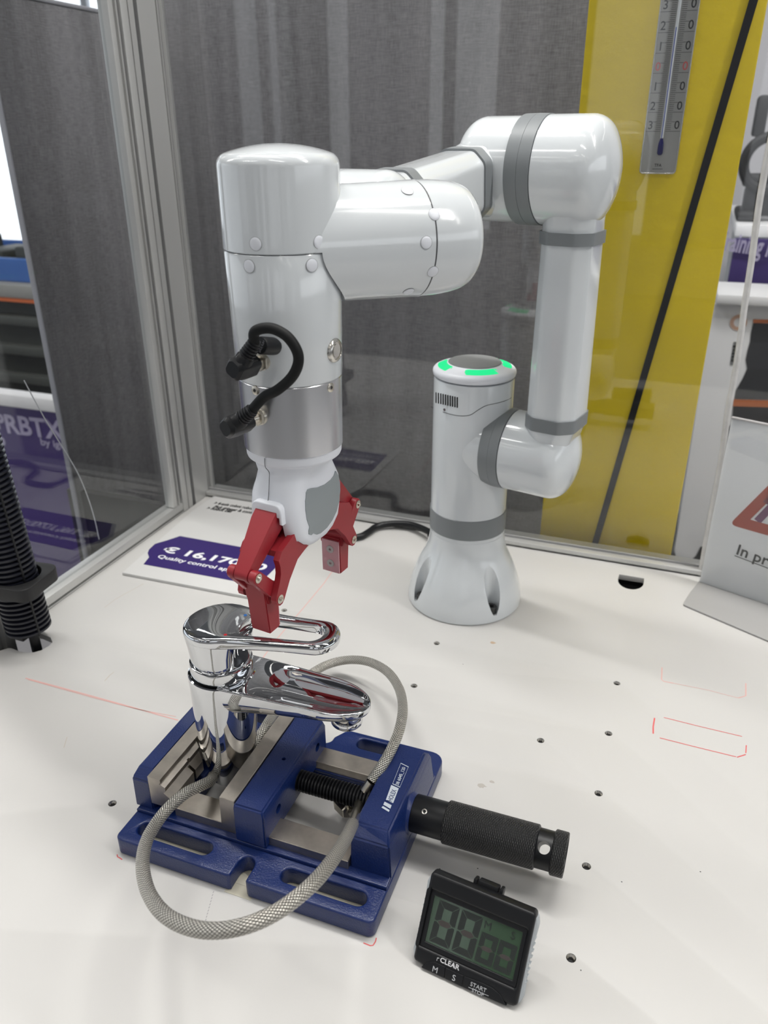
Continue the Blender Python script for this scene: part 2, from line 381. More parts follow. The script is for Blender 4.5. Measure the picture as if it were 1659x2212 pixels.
blot('stain', 1065, 1388, .0035, .0028, mat('stain_tan', (.46, .34, .24), .8))
for p in ((950, 1877), (1032, 1876), (1513, 1883), (1343, 1905), (1255, 2096), (1000, 1435)): blot('speck', *p, .0006, .0006, dark, 8)

# ================================================================== ENCLOSURE FRAME AND PANES
XP = -.706
fr = thing('enclosure_frame', 'grooved aluminium profile frame around the back and left of the workbench', 'frame', (XP - .02, 1.0, -.02))
def profile(a, b, horizontal=None, grooves=()):
    """aluminium extrusion: box with real grooves; grooves = list of (lo, hi) boxes to subtract"""
    return boolean(box(a, b, .0012), [box(*g) for g in grooves])
TOPZ = 1.3
add('corner_post', profile((XP - .020, .964, -.018), (XP, 1.046, TOPZ), None,
    [((XP - .008, .9905, -.1), (XP + .01, .9985, TOPZ + .1)), ((XP - .005, 1.0385, -.1), (XP + .01, 1.0415, TOPZ + .1)), ((XP - .006, .9775, -.1), (XP + .01, .9795, TOPZ + .1))]), alup, fr)
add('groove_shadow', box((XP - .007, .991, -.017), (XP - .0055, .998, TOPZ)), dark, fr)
add('door_frame_post', profile((XP - .016, .9395, .017), (XP, .9575, TOPZ), None, [((XP - .006, .9485, -.1), (XP + .01, .9535, TOPZ + .1))]), alup, fr)
add('seal_strip', box((XP - .018, .9580, .0), (XP - .006, .9636, TOPZ)), dark, fr)
add('left_rail', profile((XP - .024, .605, -.018), (XP, .9635, .0165), None, [((XP - .006, .60, .002), (XP + .01, .98, .0055))]), alup, fr)
add('back_rail', profile((XP, TBY + .0005, -.018), (.60, TBY + .036, .0085), None, [((XP - .1, TBY - .01, -.0015), (.7, TBY + .008, .0025))]), alup, fr)
add('back_rail_gasket', box((XP, TBY + .012, .0087), (.60, TBY + .0155, .0115)), mat('gasket_grey', (.3, .3, .3), .6), fr)
add('front_post', profile((XP - .047, .563, -.25), (XP - .006, .600, TOPZ), None, [((XP - .03, .55, -.3), (XP - .02, .571, TOPZ + .1)), ((XP - .013, .577, -.3), (XP + .01, .586, TOPZ + .1))]), alup, fr)
gl = thing('left_pane', 'clear acrylic side pane left of the corner post mirroring the price sign', 'pane', (XP - .012, .75, .0166))
add('sheet', box((XP - .014, .602, .0168), (XP - .010, .9393, TOPZ)), pane, gl)
gb = thing('back_pane', 'clear acrylic back pane behind the white robot arm', 'pane', (-.2, TBY + .02, .0116))
add('sheet', box((XP + .001, TBY + .017, .0088), (.135, TBY + .021, TOPZ)), pane, gb)
add('edge_seam', box((XP + .001, TBY + .016, .0088), (XP + .006, TBY + .022, TOPZ)), alup, gb)

# price sign lying on the table
ps = thing('price_sign', 'white board price sign lying flat in the back left corner', 'sign', (-.58, .88, 0))
A_ = onz(264, 1241, .004); B_ = onz(525, 1281, .004)
psx = (.985, -.01)
sgn = [(-.6715, .7600), (-.462, .7650), (-.470, 1.0262), (-.688, 1.0262), (-.690, .96)]
add('board', plate([sgn], .0003, .0045, .0006), mat('board_white', (.60, .595, .585), .4), ps)
lab = [onz(*p, .0046) for p in [(310, 1219), (322, 1204), (319, 1195), (322, 1187), (335, 1175), (362, 1167), (389, 1158)]] + [V((-.478, .8820, 0)), V((-.478, .7935, 0))]
add('label_panel', plate([[(p.x, p.y) for p in lab]], .0046, .0048), purple, ps)
FS = Frame((-.66, .80, .0048), (1, 0, 0), (0, 1, 0))
def wtext(name, s, p0, p1, size, par, frame, m_, bold=0, shear=0, off=0.0001, fit=True, ext=.00008):
    """text starting at pixel p0 on the frame's plane, running to p1"""
    a = frame.px(*p0, off); b = frame.px(*p1, off); d = (b - a); L_ = d.length; ang = math.atan2(d.y, d.x)
    bm = text_bm(s, size, Matrix.Identity(4), ext, bold, 'LEFT', shear)
    w = max(v.co.x for v in bm.verts); k = L_ / w if fit else 1
    bm.transform(frame.mat() @ Matrix.Translation((a.x, a.y, off)) @ Matrix.Rotation(ang, 4, 'Z') @ Matrix.Diagonal((k, 1, 1, 1)))
    return add(name, bm, m_, par, 60)
wtext('price_text', '\u20ac 16,170.00', (349, 1191), (570, 1232), .0225, ps, FS, whitep, bold=.0007)
wtext('caption_text', 'Quality control application', (338, 1204), (562, 1247.5), .0125, ps, FS, whitep, bold=.0002)
wtext('bullet_text', '> 6-axis cobot robot', (461, 1088), (545, 1101), .0125, ps, FS, blackp, bold=.0003)
wtext('bullet_text', '   Pick gripper & controller', (452, 1095), (565, 1113), .0125, ps, FS, blackp, bold=.0003)
wtext('bullet_text', '> Robot cell', (445, 1099), (498, 1107), .0125, ps, FS, blackp, bold=.0003)

# ================================================================== YELLOW BOARD + THERMOMETER + STRAP
YB = 1.10
yb = thing('yellow_board', 'tall yellow board standing behind the back pane', 'board', (-.06, YB + .01, FLOOR))
xl, xr = -.1535, .0393
add('panel', box((xl, YB, FLOOR), (xr, YB + .022, 1.25), .002), yellow, yb)
sx0 = ony(1628, 0, YB - .003); sx1 = ony(1278, 1200, YB - .003)
d_ = (sx1 - sx0).normalized(); st0 = sx0 - d_ * .45; st1 = sx1 + d_ * .4; nn = V((d_.z, 0, -d_.x)) * .0046
add('slanting_strap', loft([[st0 + nn, st0 - nn, st0 - nn + V((0, .0028, 0)), st0 + nn + V((0, .0028, 0))], [st1 + nn, st1 - nn, st1 - nn + V((0, .0028, 0)), st1 + nn + V((0, .0028, 0))]]), black, yb)['label'] = 'black strap running slantwise down the yellow board'
FT = Frame((-.049, YB - .0005, 0), (1, 0, 0), (0, 0, 1))
th = thing('thermometer', 'long stainless steel wall thermometer with blue bulb on the yellow board', 'thermometer', mtx=FT.mat())
yo = YB
a = FT.px(1383, 372); b = FT.px(1465, 380); t0 = FT.px(1425, 0); t1 = FT.px(1507, 0)
TX0, TX1, TZ0, TZ1 = (a.x + t0.x) / 2, (b.x + t1.x) / 2, (a.y + b.y) / 2, .93
tcx = (TX0 + TX1) / 2; hw = (TX1 - TX0) / 2
brushed = mat('brushed_steel', (.42, .41, .40), .42, .75, var=(9, .12))
rim = rrect(hw, (TZ1 - TZ0) / 2, .0045); rim = [(x + tcx, y + (TZ0 + TZ1) / 2) for x, y in rim]
inr = [(tcx + x, y + (TZ0 + TZ1) / 2) for x, y in rrect(hw - .0016, (TZ1 - TZ0) / 2 - .0016, .0035)]
add('rim', plate([rim, inr], .0006, .0046, .0006, FT.mat()), steel, th)
add('scale_plate', plate([inr], .0006, .0030, 0, FT.mat()), brushed, th)
zt = []
for lab_, vv in [('3', 10, ), ('2', 52), ('1', 98), ('0', 143), ('1', 186), ('2', 229), ('3', 270)]:
    zt.append((lab_, FT.px(1455, vv).y))
step = (zt[0][1] - zt[6][1]) / 6
zs = [(l, zt[6][1] + step * (6 - i)) for i, (l, _) in enumerate(zt)] 
zs = [('5', zs[0][1] + 2 * step), ('4', zs[0][1] + step)] + zs
ticks = bmesh.new()
for i, (l, zc) in enumerate(zs):
    mm = redink if l == '0' else blackp
    for sx_, s_ in ((-.0150, l), (.0150, '0')):
        add('numeral', text_bm(s_, .0125, FT.mat() @ Matrix.Translation((tcx + sx_, zc - .0042, .0031)), .0001, .0001, 'CENTER'), mm, th, 60)
    base = zc - .0068
    for k in range(10):
        zz = base + step * k / 10
        if i == 0 and k > 4: continue
        long_ = .0185 if k == 0 else (.0105 if k != 5 else .0155)
        for s in (-1, 1):
            x0, x1 = tcx + s * .003, tcx + s * (long_ if k else .0195)
            if k in (1, 2, 3, 4, 6, 7, 8, 9): x1 = tcx + s * .0085
            box((min(x0, x1), zz - .00022, .0030), (max(x0, x1), zz + .00022, .00315), bm=ticks)
ticks.transform(FT.mat())
add('scale_ticks', ticks, blackp, th)
bz = FT.px(1432, 318).y
gt = mat('glass_tube', (.78, .80, .84), .08, 0.0, spec=.8)
add('glass_tube', tube([FT.w(tcx, bz + .01, .0052), FT.w(tcx, TZ1 - .03, .0052)], .0017, 10, smoothpath=False), gt, th)
add('liquid_column', tube([FT.w(tcx - .0002, bz + .01, .0061), FT.w(tcx - .0002, FT.px(1460, 60).y, .0061)], .0009, 8, smoothpath=False), mat('blue_liquid', (.10, .13, .45), .3), th)
add('bulb', lathe([(0, -.009), (.002, -.0085), (.0033, -.0065), (.0033, .002), (.0028, .005), (.0016, .0095), (0, .0098)], FT.w(tcx, bz, .0058), (0, 0, 1), 16), mat('bulb_blue', (.012, .012, .12), .15), th)
mk = FT.px(1421, 360)
add('maker_mark', text_bm('TFA', .0048, FT.mat() @ Matrix.Translation((mk.x, mk.y, .0031)), .0001, .0001, 'CENTER'), blackp, th)
add('maker_mark', box((mk.x - .006, mk.y - .0028, .0030), (mk.x + .006, mk.y - .0022, .0032), mtx=FT.mat()), blackp, th)

# white cord at the free edge of the pane
wc = [(1700, 150), (1676, 250), (1656, 350), (1640, 440), (1624, 560), (1610, 650), (1598, 740), (1584, 830), (1571, 900), (1560, 985), (1547, 1060), (1533, 1130), (1522, 1190), (1513, 1245)]
tag(add('hanging_cord', tube([ony(u, v, 1.036) for u, v in wc] + [V((.0795, 1.036, .0145))], .0037, 10, 5), mat('cord_white', (.62, .61, .60), .6, var=(60, .1))), 'thick white cord hanging at the free edge of the back pane', 'cord')

# warning sign on an L stand
az = rad(-20.5)
FSn = Frame((.0780, 1.0105, 0), (math.cos(az), math.sin(az), 0), (0, 0, 1))
ws = thing('warning_sign', 'white upright warning sign with a red triangle on a flat grey foot', 'sign', mtx=FSn.mat())
Mn = FSn.mat()
add('panel', box((0, .001, -.003), (.30, .2345, .0), .0008, mtx=Mn), paper, ws)
add('clear_cover', box((0, .001, .0012), (.30, .2352, .0022), mtx=Mn), pane, ws)
add('top_edge', box((0, .2346, -.003), (.30, .2368, .0022), .0004, mtx=Mn), mat('clear_edge', (.45, .43, .43), .15), ws)
ft = plate([[(-.003, -.0005), (.30, -.0005), (.30, .0665), (-.0005, .0735)]], .0002, .0022, .0004)
# foot lies on the table in front of the panel
p0 = V((.0587, .9414, 0)); p1 = V((.156, .892, 0))
fo = [(.0775, 1.0135), (.0662, .975), (.0590, .9440), (.0600, .9420)]; e = (p1 - p0).normalized()
q = p0 + e * .30; r_ = FSn.w(.30, 0, 0)
ft.free(); ft = plate([[(x, y) for x, y in fo] + [(q.x, q.y), (r_.x, r_.y + .002)]], .0003, .0025, .0005)
add('foot', ft, mat('foot_grey', (.36, .355, .35), .35), ws)
# triangle
tl = FSn.px(1575, 1133, .0005); 
Tc = [V((tl.x, tl.y)), V((tl.x + .150, tl.y)), V((tl.x + .075, tl.y + .138))]
def inset(T, d):
    c = (T[0] + T[1] + T[2]) / 3; return [c + (p - c) * (1 - d) for p in T]
def rtri(T, r):
    out = []
    for i in range(3):
        a_, b_, c_ = T[i - 1], T[i], T[(i + 1) % 3]; u_ = (a_ - b_).normalized() * r; w_ = (c_ - b_).normalized() * r
        for k in range(6): s = k / 5; q_ = b_ + u_ * (1 - s) ** 2 + w_ * s ** 2; out.append((q_.x, q_.y))
    return out
add('red_triangle', plate([rtri(Tc, .010), rtri(inset(Tc, .31), .002)], .0001, .0005, 0, Mn), mat('sign_red', (.42, .060, .035), .5), ws)
mag = mat('sign_plum', (.16, .035, .12), .5)
for (ua, va), (ub, vb) in [(((1636, 1126)), ((1675, 1085))), ((1655, 1088), (1690, 1040))]:
    pa = FSn.px(ua, va); pb = FSn.px(ub, vb); dd = (pb - pa).normalized(); nn2 = V((-dd.y, dd.x)) * .0045
    add('hand_mark', plate([[tuple(pa + nn2), tuple(pa - nn2), tuple(pb - nn2), tuple(pb + nn2)]], .0001, .0005, 0, Mn), mag, ws)
wtext('notice_text', 'In progress', (1588, 1196), (1760, 1262), .021, ws, FSn, blackp, bold=.0003, off=.0005, fit=False)
ul0, ul1 = FSn.px(1587, 1200), FSn.px(1700, 1243)
dd = (ul1 - ul0).normalized(); nn2 = V((-dd.y, dd.x)) * .0004; e2 = ul0 + dd * .1
add('underline', plate([[tuple(ul0 + nn2), tuple(ul0 - nn2), tuple(e2 - nn2), tuple(e2 + nn2)]], .0001, .0006, 0, Mn), blackp, ws)

# ================================================================== ROBOT ARM
BX, BY = -.2135, .872
rb = thing('robot_arm', 'white six axis robot arm with grey joint rings and green light ring', 'robot', (BX, BY, 0))
BO = V((BX, BY, 0))
base = lathe([(0, .0005), (.0725, .0005), (.0735, .002), (.0735, .007), (.0728, .014), (.071, .023), (.0672, .037), (.0625, .050), (.0565, .063), (.0515, .073), (.0485, .084), (.0472, .094), (.047, .1), (0, .1)], BO, seg=96)
ang = []
for u, v in ((911, 1249), (1054, 1278)):
    p = onz(u, v, .035) - BO; ang.append(math.atan2(p.y, p.x))
cuts = []
for k in range(4):
    aa = ang[1] + k * (2 * pi / 4) if k != 3 else ang[0]
    if k == 3: aa = ang[1] - pi / 2
    c = BO + V((math.cos(aa), math.sin(aa), 0)) * .0632; add('pocket_shade_bolt', lathe([(0, .0101), (.0072, .0101), (.0072, .0185), (.0068, .0190), (.0036, .0190), (.0034, .0140), (0, .0140)], c, seg=24), mat('pocket_shade_black', (.03, .03, .03), .4), rb); cuts.append(lathe([(0, .010), (.0102, .010), (.0102, .12), (0, .12)], c, seg=28))  # dark bolt shape added so each pocket floor looks shaded
add('flared_base', boolean(base, cuts), white, rb, 30)
def zfront(v, r): 
    lo, hi = -.1, .5
    for _ in range(40):
        mid = (lo + hi) / 2; p, n = None, None
        q = BO + V((-F0.x, -F0.y, 0)) * r + V((0, 0, mid)); d = q - CAM; vv = CY - FP * d.dot(UP) / d.dot(FW)
        if vv > v: lo = mid
        else: hi = mid
    return mid
zr0, zr1 = zfront(1169.6, .047), zfront(1127.6, .047)
add('lower_ring', lathe([(.0468, zr0), (.0476, zr0 + .0004), (.0476, zr1 - .0004), (.0468, zr1)], BO, seg=96), ringg, rb)
ztop = zfront(840, .047)
add('column', lathe([(.0466, .095), (.0468, zr0), (.0468, ztop), (.0462, ztop + .0015), (.044, ztop + .0018), (0, ztop + .0018)], BO, seg=96), white, rb)
zl = ztop + .0035
lid = [(.040, ztop + .0005), (.040, zl - .0002), (.0462, zl), (.0475, zl + .0012), (.0482, zl + .004), (.0478, zl + .0065), (.0462, zl + .0085), (.0435, zl + .0100), (.0310, zl + .0140), (.0305, zl + .0146)]
add('status_lid', lathe(lid, BO, seg=96), white2, rb)
add('lid_disc', lathe([(.0306, zl + .0135), (.0306, zl + .0150), (.0300, zl + .0155), (0, zl + .0156)], BO, seg=64), mat('disc_grey', (.20, .205, .205), .6), rb, 20)
green = mat('green_light', (.01, .10, .04), .4, emit=((.0, .80, .27), 1.0))
cc = V((BX, BY, zl + .012))
def angp(u, v): p = onz(u, v, zl + .012) - cc; return math.degrees(math.atan2(p.y, p.x)) % 360
zz5 = lambda x, y: (860 + x / 3.457, 740 + y / 3.457)
f0, f1 = -93.0, -33.0
for k in range(4):
    a0, a1 = f0 + 90 * k, f1 + 90 * k; n = 14; secs = []
    for i in range(n + 1):
        aa = rad(a0 + (a1 - a0) * i / n); c_, s_ = math.cos(aa), math.sin(aa); rr = lambda r, z: V((BX + r * c_, BY + r * s_, z))
        e0 = .0 if 0 < i < n else .003
        secs.append([rr(.0320 + e0, zl + .0138), rr(.0425 - e0, zl + .0105), rr(.0425 - e0, zl + .0100), rr(.0320 + e0, zl + .0120)])
    add('green_light_segment', loft(secs), green, rb)
COLR = .0469
def surf_line(name, P, p0, ax, r, rr=.00035, m_=dark, n=6):
    pts = catmull([oncyl(u, v, p0, ax, r)[0] for u, v in P], n); return add(name, tube(pts, rr, 6, smoothpath=False), m_, rb)
surf_line('seam', [zz5(*p) for p in [(246, 480), (340, 520), (420, 542), (490, 548), (545, 538), (600, 502), (660, 470), (740, 452), (800, 435), (845, 412)]], BO, ZZ, COLR)
for k in range(10):
    x = 284 + k * 17.5; P = [oncyl(*zz5(x, y + k * 4), BO, ZZ, COLR + .0001)[0] for y in (372, 450)]
    add('vent_slot', tube(P, .00085, 8, smoothpath=False), recess_shade, rb)
p, n = oncyl(*zz5(346, 502), BO, ZZ, COLR); add('indicator_dot', lathe([(0, -.0005), (.0017, -.0005), (.0017, .0003), (0, .0004)], p, n, 14), mat('dot_brown', (.12, .09, .09), .4), rb)

AZ = rad(-12); A = V((math.cos(AZ), math.sin(AZ), 0)); B = V((math.sin(AZ), -math.cos(AZ), 0))
SH = V((BX, BY, .217))
add('shoulder_stub', lathe([(0, 0), (.0455, 0), (.0455, .0315), (0, .0315)], SH, A, 80), white, rb)
add('shoulder_ring', lathe([(.0455, .031), (.0472, .0314), (.0475, .043), (.0472, .0431), (.0475, .0432), (.0472, .0542), (.0455, .0546)], SH, A, 80), ringg, rb)
def dome(r, h, rr, amax, flat=1.0, n=9):
    P = [(r - rr + rr * math.cos(rad(amax) * k / n), h + rr * math.sin(rad(amax) * k / n)) for k in range(n + 1)]
    re, he = P[-1]; s0 = rad(90 - amax); R_ = re / math.sin(s0)
    P += [(R_ * math.sin(s0 * (1 - k / 8)), he + R_ * (math.cos(s0 * (1 - k / 8)) - math.cos(s0))) for k in range(1, 9)]
    P[-1] = (0, P[-1][1]); return P
def head(o, ax, r, h0, h1, rr, n=9):
    P = [(0, h0), (r - .0006, h0), (r, h0 + .0005)]
    q = rr * .85; am = 62; D_ = dome(r, 0, q, am); top_ = D_[-1][1]
    P += dome(r, h1 - top_, q, am); return lathe(P, o, ax, 80)
def head_old(o, ax, r, h0, h1, rr, n=9):
    P = [(0, h0), (r - .0006, h0), (r, h0 + .0005), (r, h1 - rr)]
    P += [(r - rr * .72 + rr * .72 * math.cos(a_), h1 - rr + (rr * .80) * math.sin(a_)) for a_ in [pi / 2 * k / n for k in range(1, n + 1)]]
    re = P[-1][0]; he = P[-1][1]
    P += [(re * math.cos(a_), he + rr * .20 * math.sin(a_)) for a_ in [pi / 2 * k / 5 for k in range(1, 6)]]
    P[-1] = (0, P[-1][1]); return lathe(P, o, ax, 80)
add('shoulder_head', head(SH, A, .0468, .055, .1335, .024), white, rb)
def P2V(P):  # project for z on vertical line
    d = P - CAM; return CX + FP * d.dot(RT) / d.dot(FW), CY - FP * d.dot(UP) / d.dot(FW)
def zat(x, y, v):
    k = (CY - v) / FP; a_ = V((x, y, 0)) - CAM; return (k * a_.dot(FW) - a_.dot(UP)) / (ZZ.dot(UP) - k * ZZ.dot(FW))
UB = SH + A * .104; EL = V((-.1065, .832, .5175)); UT = EL - A * .005
def arm_pt(z): t = (z - SH.z) / (EL.z - SH.z); return V((UB.x + (UT.x - UB.x) * t, UB.y + (UT.y - UB.y) * t, z))
def arm_sec(z, hx, hy, c, rr=.0045): p = arm_pt(z); return [p + A * x + B * y for x, y in octa(hx, hy, c, rr, 4)]
za, zb = zat(*arm_pt(.26)[:2], 916), zat(*arm_pt(.27)[:2], 889)
zc, zd = zat(*arm_pt(.44)[:2], 524), zat(*arm_pt(.45)[:2], 497)
add('upper_arm', loft([arm_sec(zb, .0275, .0345, .013), arm_sec(zc, .0262, .0315, .013)]), white, rb, 25)
add('upper_arm_ring', loft([arm_sec(za, .0287, .036, .0135), arm_sec(zb, .0287, .036, .0135)]), ringg, rb, 25)
add('upper_arm_ring', loft([arm_sec(zc, .0280, .0335, .0135), arm_sec(zd, .0280, .0335, .0135)]), ringg, rb, 25)
add('upper_arm_neck', loft([arm_sec(SH.z + .004, .0170, .0330, .012, .008), arm_sec(SH.z + .022, .0215, .0350, .013, .008), arm_sec(SH.z + .036, .0258, .0350, .013, .008), arm_sec(za, .0276, .0347, .013)]), white, rb, 60)
add('upper_arm_neck', loft([arm_sec(zd, .0262, .0315, .013), arm_sec(zd + .010, .0264, .032, .013, .008), arm_sec(zd + .020, .0262, .0345, .013, .008), arm_sec(EL.z - .024, .0225, .037, .012, .008), arm_sec(EL.z - .006, .0180, .036, .011, .008)]), white, rb, 60)
# elbow
ER = .0497
add('elbow_head', head(EL, A, ER, -.0352, .0335, .025), white, rb)
add('elbow_ring', lathe([(ER - .002, -.0352), (ER + .0006, -.0356), (ER + .0009, -.0475), (ER + .0006, -.0477), (ER + .0009, -.0479), (ER + .0006, -.0606), (ER - .002, -.061)], EL, A, 80), ringg, rb)
FO = EL - A * .100
add('elbow_shell', head(EL, -A, ER - .001, .061, .128, .026), white, rb)
# forearm towards the wrist
FA0 = FO + V((0, 0, -.006)); FA1 = V((-.2557, .6085, .487)); fd = (FA1 - FA0); FL = fd.length; fd.normalize(); fu = (ZZ - fd * fd.z).normalized(); fs = A
def fsec(L, hx, hy, c, rr=.004): p = FA0 + fd * L; return [p + fs * x + fu * y for x, y in octa(hx, hy, c, rr)]
add('forearm_neck', loft([fsec(0, .030, .036, .012), fsec(.030, .029, .034, .012), fsec(.044, .0275, .0318, .011), fsec(.052, .0268, .0310, .011)]), white, rb, 25)
add('forearm_ring', loft([fsec(.049, .0285, .0328, .012), fsec(.064, .0285, .0328, .012)]), ringg, rb, 25)
add('forearm', loft([fsec(.063, .0268, .0308, .011), fsec(.175, .0262, .0290, .011)]), white, rb, 25)
add('forearm_ring', loft([fsec(.174, .0278, .0308, .012), fsec(.187, .0278, .0308, .012)]), ringg, rb, 25)
add('forearm_neck', loft([fsec(.186, .0262, .0290, .011), fsec(.198, .0262, .029, .011), fsec(.212, .026, .031, .010), fsec(.235, .024, .033, .009)]), white, rb, 25)
add('wrist_elbow', join(head(FA1, -A, .0395, -.001, .044, .016), head(FA1, A, .0395, -.001, .052, .014)), white, rb)

# wrist: vertical output cylinder + horizontal cylinder
WX, WY = -.267, .515; WO = V((WX, WY, 0)); AW = V((math.cos(rad(44)), math.sin(rad(44)), 0)); HZ = V((WX, WY, .4795))
def zw(v, r=.040):
    lo, hi = .2, .6
    for _ in range(40):
        mid = (lo + hi) / 2; d0 = (CAM - WO); d0.z = 0; q_ = WO + d0.normalized() * r + V((0, 0, mid)); vv = P2V(q_)[1]
        if vv > v: lo = mid
        else: hi = mid
    return mid
zs1, zs2, zs3, zs4 = zw(552), zw(838, .039), zw(993, .038), zw(1013, .037)
capr = .0412
prof = [(0, zs1 + .0003), (capr - .0008, zs1 + .0003), (capr, zs1 + .001)]
prof += dome(capr, .5315, .0085, 72, .5)
add('wrist_cap', lathe(prof, WO, seg=96), white, rb)
add('wrist_seam', lathe([(capr - .0012, zs1 - .0004), (capr - .0012, zs1 + .0004)], WO, seg=64), dark, rb)
add('wrist_body', lathe([(0, zs2), (.0388, zs2), (.0392, zs2 + .0006), (.0400, (zs1 + zs2) / 2), (capr - .0002, zs1 - .0012), (capr - .0008, zs1 - .0003), (0, zs1 - .0003)], WO, seg=96), white, rb)
add('silver_flange', lathe([(0, zs3), (.0376, zs3), (.0380, zs3 + .0005), (.0386, zs2 - .0012), (.0380, zs2 - .0004), (0, zs2 - .0004)], WO, seg=96), alu, rb)['label'] = 'satin silver cylinder below the white wrist'
wp = [(0, 0), (.0405, 0), (.0418, .03), (.0418, .0985)]
brl = boolean(lathe([(0, 0), (.0395, 0), (.0400, .05), (.0412, .0990), (.0406, .0994), (0, .0994)], HZ, AW, 96), [lathe([(0, .38), (.0424, .38), (.0424, zs1 + .0004), (0, zs1 + .0004)], WO, seg=96)])
add('wrist_barrel', brl, white, rb)
add('barrel_seam', lathe([(.0410, .0990), (.0410, .1002)], HZ, AW, 64), dark, rb)
add('barrel_cap', lathe([(0, .0998), (.0406, .0998), (.0412, .1003), (.0411, .112), (.0404, .123), (.0392, .131), (.0374, .1370), (.0345, .1408), (.029, .1432), (.015, .1448), (0, .1453)], HZ, AW, 96), white, rb)
def capdot(u, v, p0, ax, r, rr=.0042):
    p, n = oncyl(u, v, p0, ax, r)
    add('screw_cap', lathe([(rr, -.0010), (rr, .0001), (rr * .9, .0004), (rr * .6, .0006), (0, .0008)], p, n, 24), white2, rb)
    add('cap_outline', lathe([(rr + .00025, -.001), (rr + .00025, .0001), (rr, .0001)], p, n, 24), mat('outline_grey', (.30, .31, .32), .5), rb)
for u, v in ((552, 527), (689, 523), (538, 575), (674, 573)): capdot(u, v, WO, ZZ, capr)
for u, v in ((880, 412), (938, 463), (921, 524), (935, 587), (883, 630)): capdot(u, v, HZ, AW, .0411)
# push button and flange screws
p, n = oncyl(723, 757, WO, ZZ, .0396)
bt = add('push_button', lathe([(.0088, -.002), (.0088, .0004), (.0080, .0016), (.0066, .0022), (.0062, .0010), (.0048, .0010), (.0048, .0018), (0, .0020)], p, n, 40), steel, rb)
for u, v in ((552, 843), (714, 837)):
    p, n = oncyl(u, v, WO, ZZ, .0384)
    s = add('flange_screw', lathe([(.0034, -.001), (.0034, .0006), (.0028, .0010), (.0013, .0010), (.0013, .0002), (0, .0002)], p, n, 24), nickel, rb)
    add('screw_socket', lathe([(.0013, .0003), (0, .0004)], p, n, 8), dark, s)
# connectors + cable on the wrist
def connector(u, v, r, tip):
    p, n = oncyl(u, v, WO, ZZ, r); tp = V(tip)
    ax = (tp - p).normalized()
    o = add('connector_socket', lathe([(.0062, -.003), (.0062, .0008), (.0056, .001), (.0056, .003), (.0044, .0034), (.0044, .0095), (.0048, .0100), (.0048, .0120), (0, .0120)], p, ax, 28), nickel, rb)
    hx = bmesh.new()
    lathe([(0, .0008), (.0066, .0008), (.0066, .0032), (0, .0032)], p, ax, 6, bm=None).free()
    add('hex_nut', lathe([(0, .0008), (.0066, .0010), (.0066, .0032), (0, .0034)], p, ax, 6), nickel, o, 20)
    return p, ax
def plug(p, ax, L0, boot_dir, name='cable_plug'):
    c = p + ax * (L0 + .008)
    x, y, z = basis(ax, boot_dir)
    m4 = Matrix((x, y, z)).transposed().to_4x4() @ Matrix.Scale(1.22, 4); m4.translation = p + ax * L0
    bm = loft([[m4 @ V((a_, b_, 0)) for a_, b_ in octa(.0058, .0055, .002, .001, 2)], [m4 @ V((a_, b_, .009)) for a_, b_ in octa(.0062, .0058, .002, .001, 2)],
               [m4 @ V((a_, b_, .0155)) for a_, b_ in octa(.0060, .0056, .0024, .001, 2)], [m4 @ V((a_, b_, .0175)) for a_, b_ in octa(.0042, .0042, .0018, .001, 2)]])
    o = add(name, bm, black, rb, 25)
    grip = bmesh.new()
    for k in range(5): box((-.0068 , -.0035 + k * .0016, .003), (.0068, -.0028 + k * .0016, .010), bm=grip)
    grip.transform(m4); add('grip_rib', grip, black, o)
    c = m4 @ V((0, 0, .0120)); b = V(boot_dir).normalized()
    prof = [(0, 0), (.0066, 0), (.0062, .009)]
    for k in range(5): h = .0105 + k * .0022; prof += [(.0052 - .0002 * k, h), (.0056 - .0002 * k, h + .0003), (.0056 - .0002 * k, h + .0013), (.0049 - .0002 * k, h + .0016)]
    prof += [(.0040, .0225), (0, .0225)]
    add('strain_relief', lathe(prof, c, b, 24), black, o)
    return c + b * .021
pA, axA = connector(566, 781, .0395, ondep(508, 797, .525))
eA = plug(pA, axA, .010, ondep(541, 728, .520) - ondep(512, 775, .528))
pB, axB = connector(561, 900, .0385, ondep(498, 922, .550))
eB = plug(pB, axB, .011, ondep(541, 870, .545) - ondep(501, 903, .555))
cb = [eA, ondep(551, 716, .512), ondep(584, 709, .508), ondep(619, 726, .506), ondep(641, 757, .508), ondep(644, 785, .512), ondep(630, 815, .518), ondep(600, 842, .526), ondep(570, 858, .534), eB]
add('wrist_cable', tube(cb, .0036, 16, 8), mat('cable_rubber', (.006, .0065, .007), .62, spec=.25), rb)
kp, kn = oncyl(590, 748, WO, ZZ, .0398)
kt = ondep(562, 746, .528); kax = (kt - kp).normalized(); kl = (kt - kp).length
dk = add('blind_plug', lathe([(0, -.002), (.0058, -.002), (.0061, .001), (.0061, kl - .001), (.0056, kl), (0, kl)], kp, kax, 28), black, rb)
x_, y_, z_ = basis(kax, (0, 0, 1)); m4 = Matrix((-y_ * -1, x_, z_)).transposed().to_4x4()
fx = z_.cross(x_); m4 = Matrix((x_.cross(z_) * -1, x_, z_)).transposed().to_4x4(); m4.translation = kp + kax * (kl + .0001)
rot = Matrix.Rotation(rad(-70), 4, 'Z')
for s, dy in (('GAO', .0004), ('HUI JUN', -.0024)):
    add('plug_lettering', text_bm(s, .0023, m4 @ rot @ Matrix.Translation((0, dy, 0)), .0001, 0, 'CENTER'), mat('grey_print', (.20, .20, .22), .5), dk)

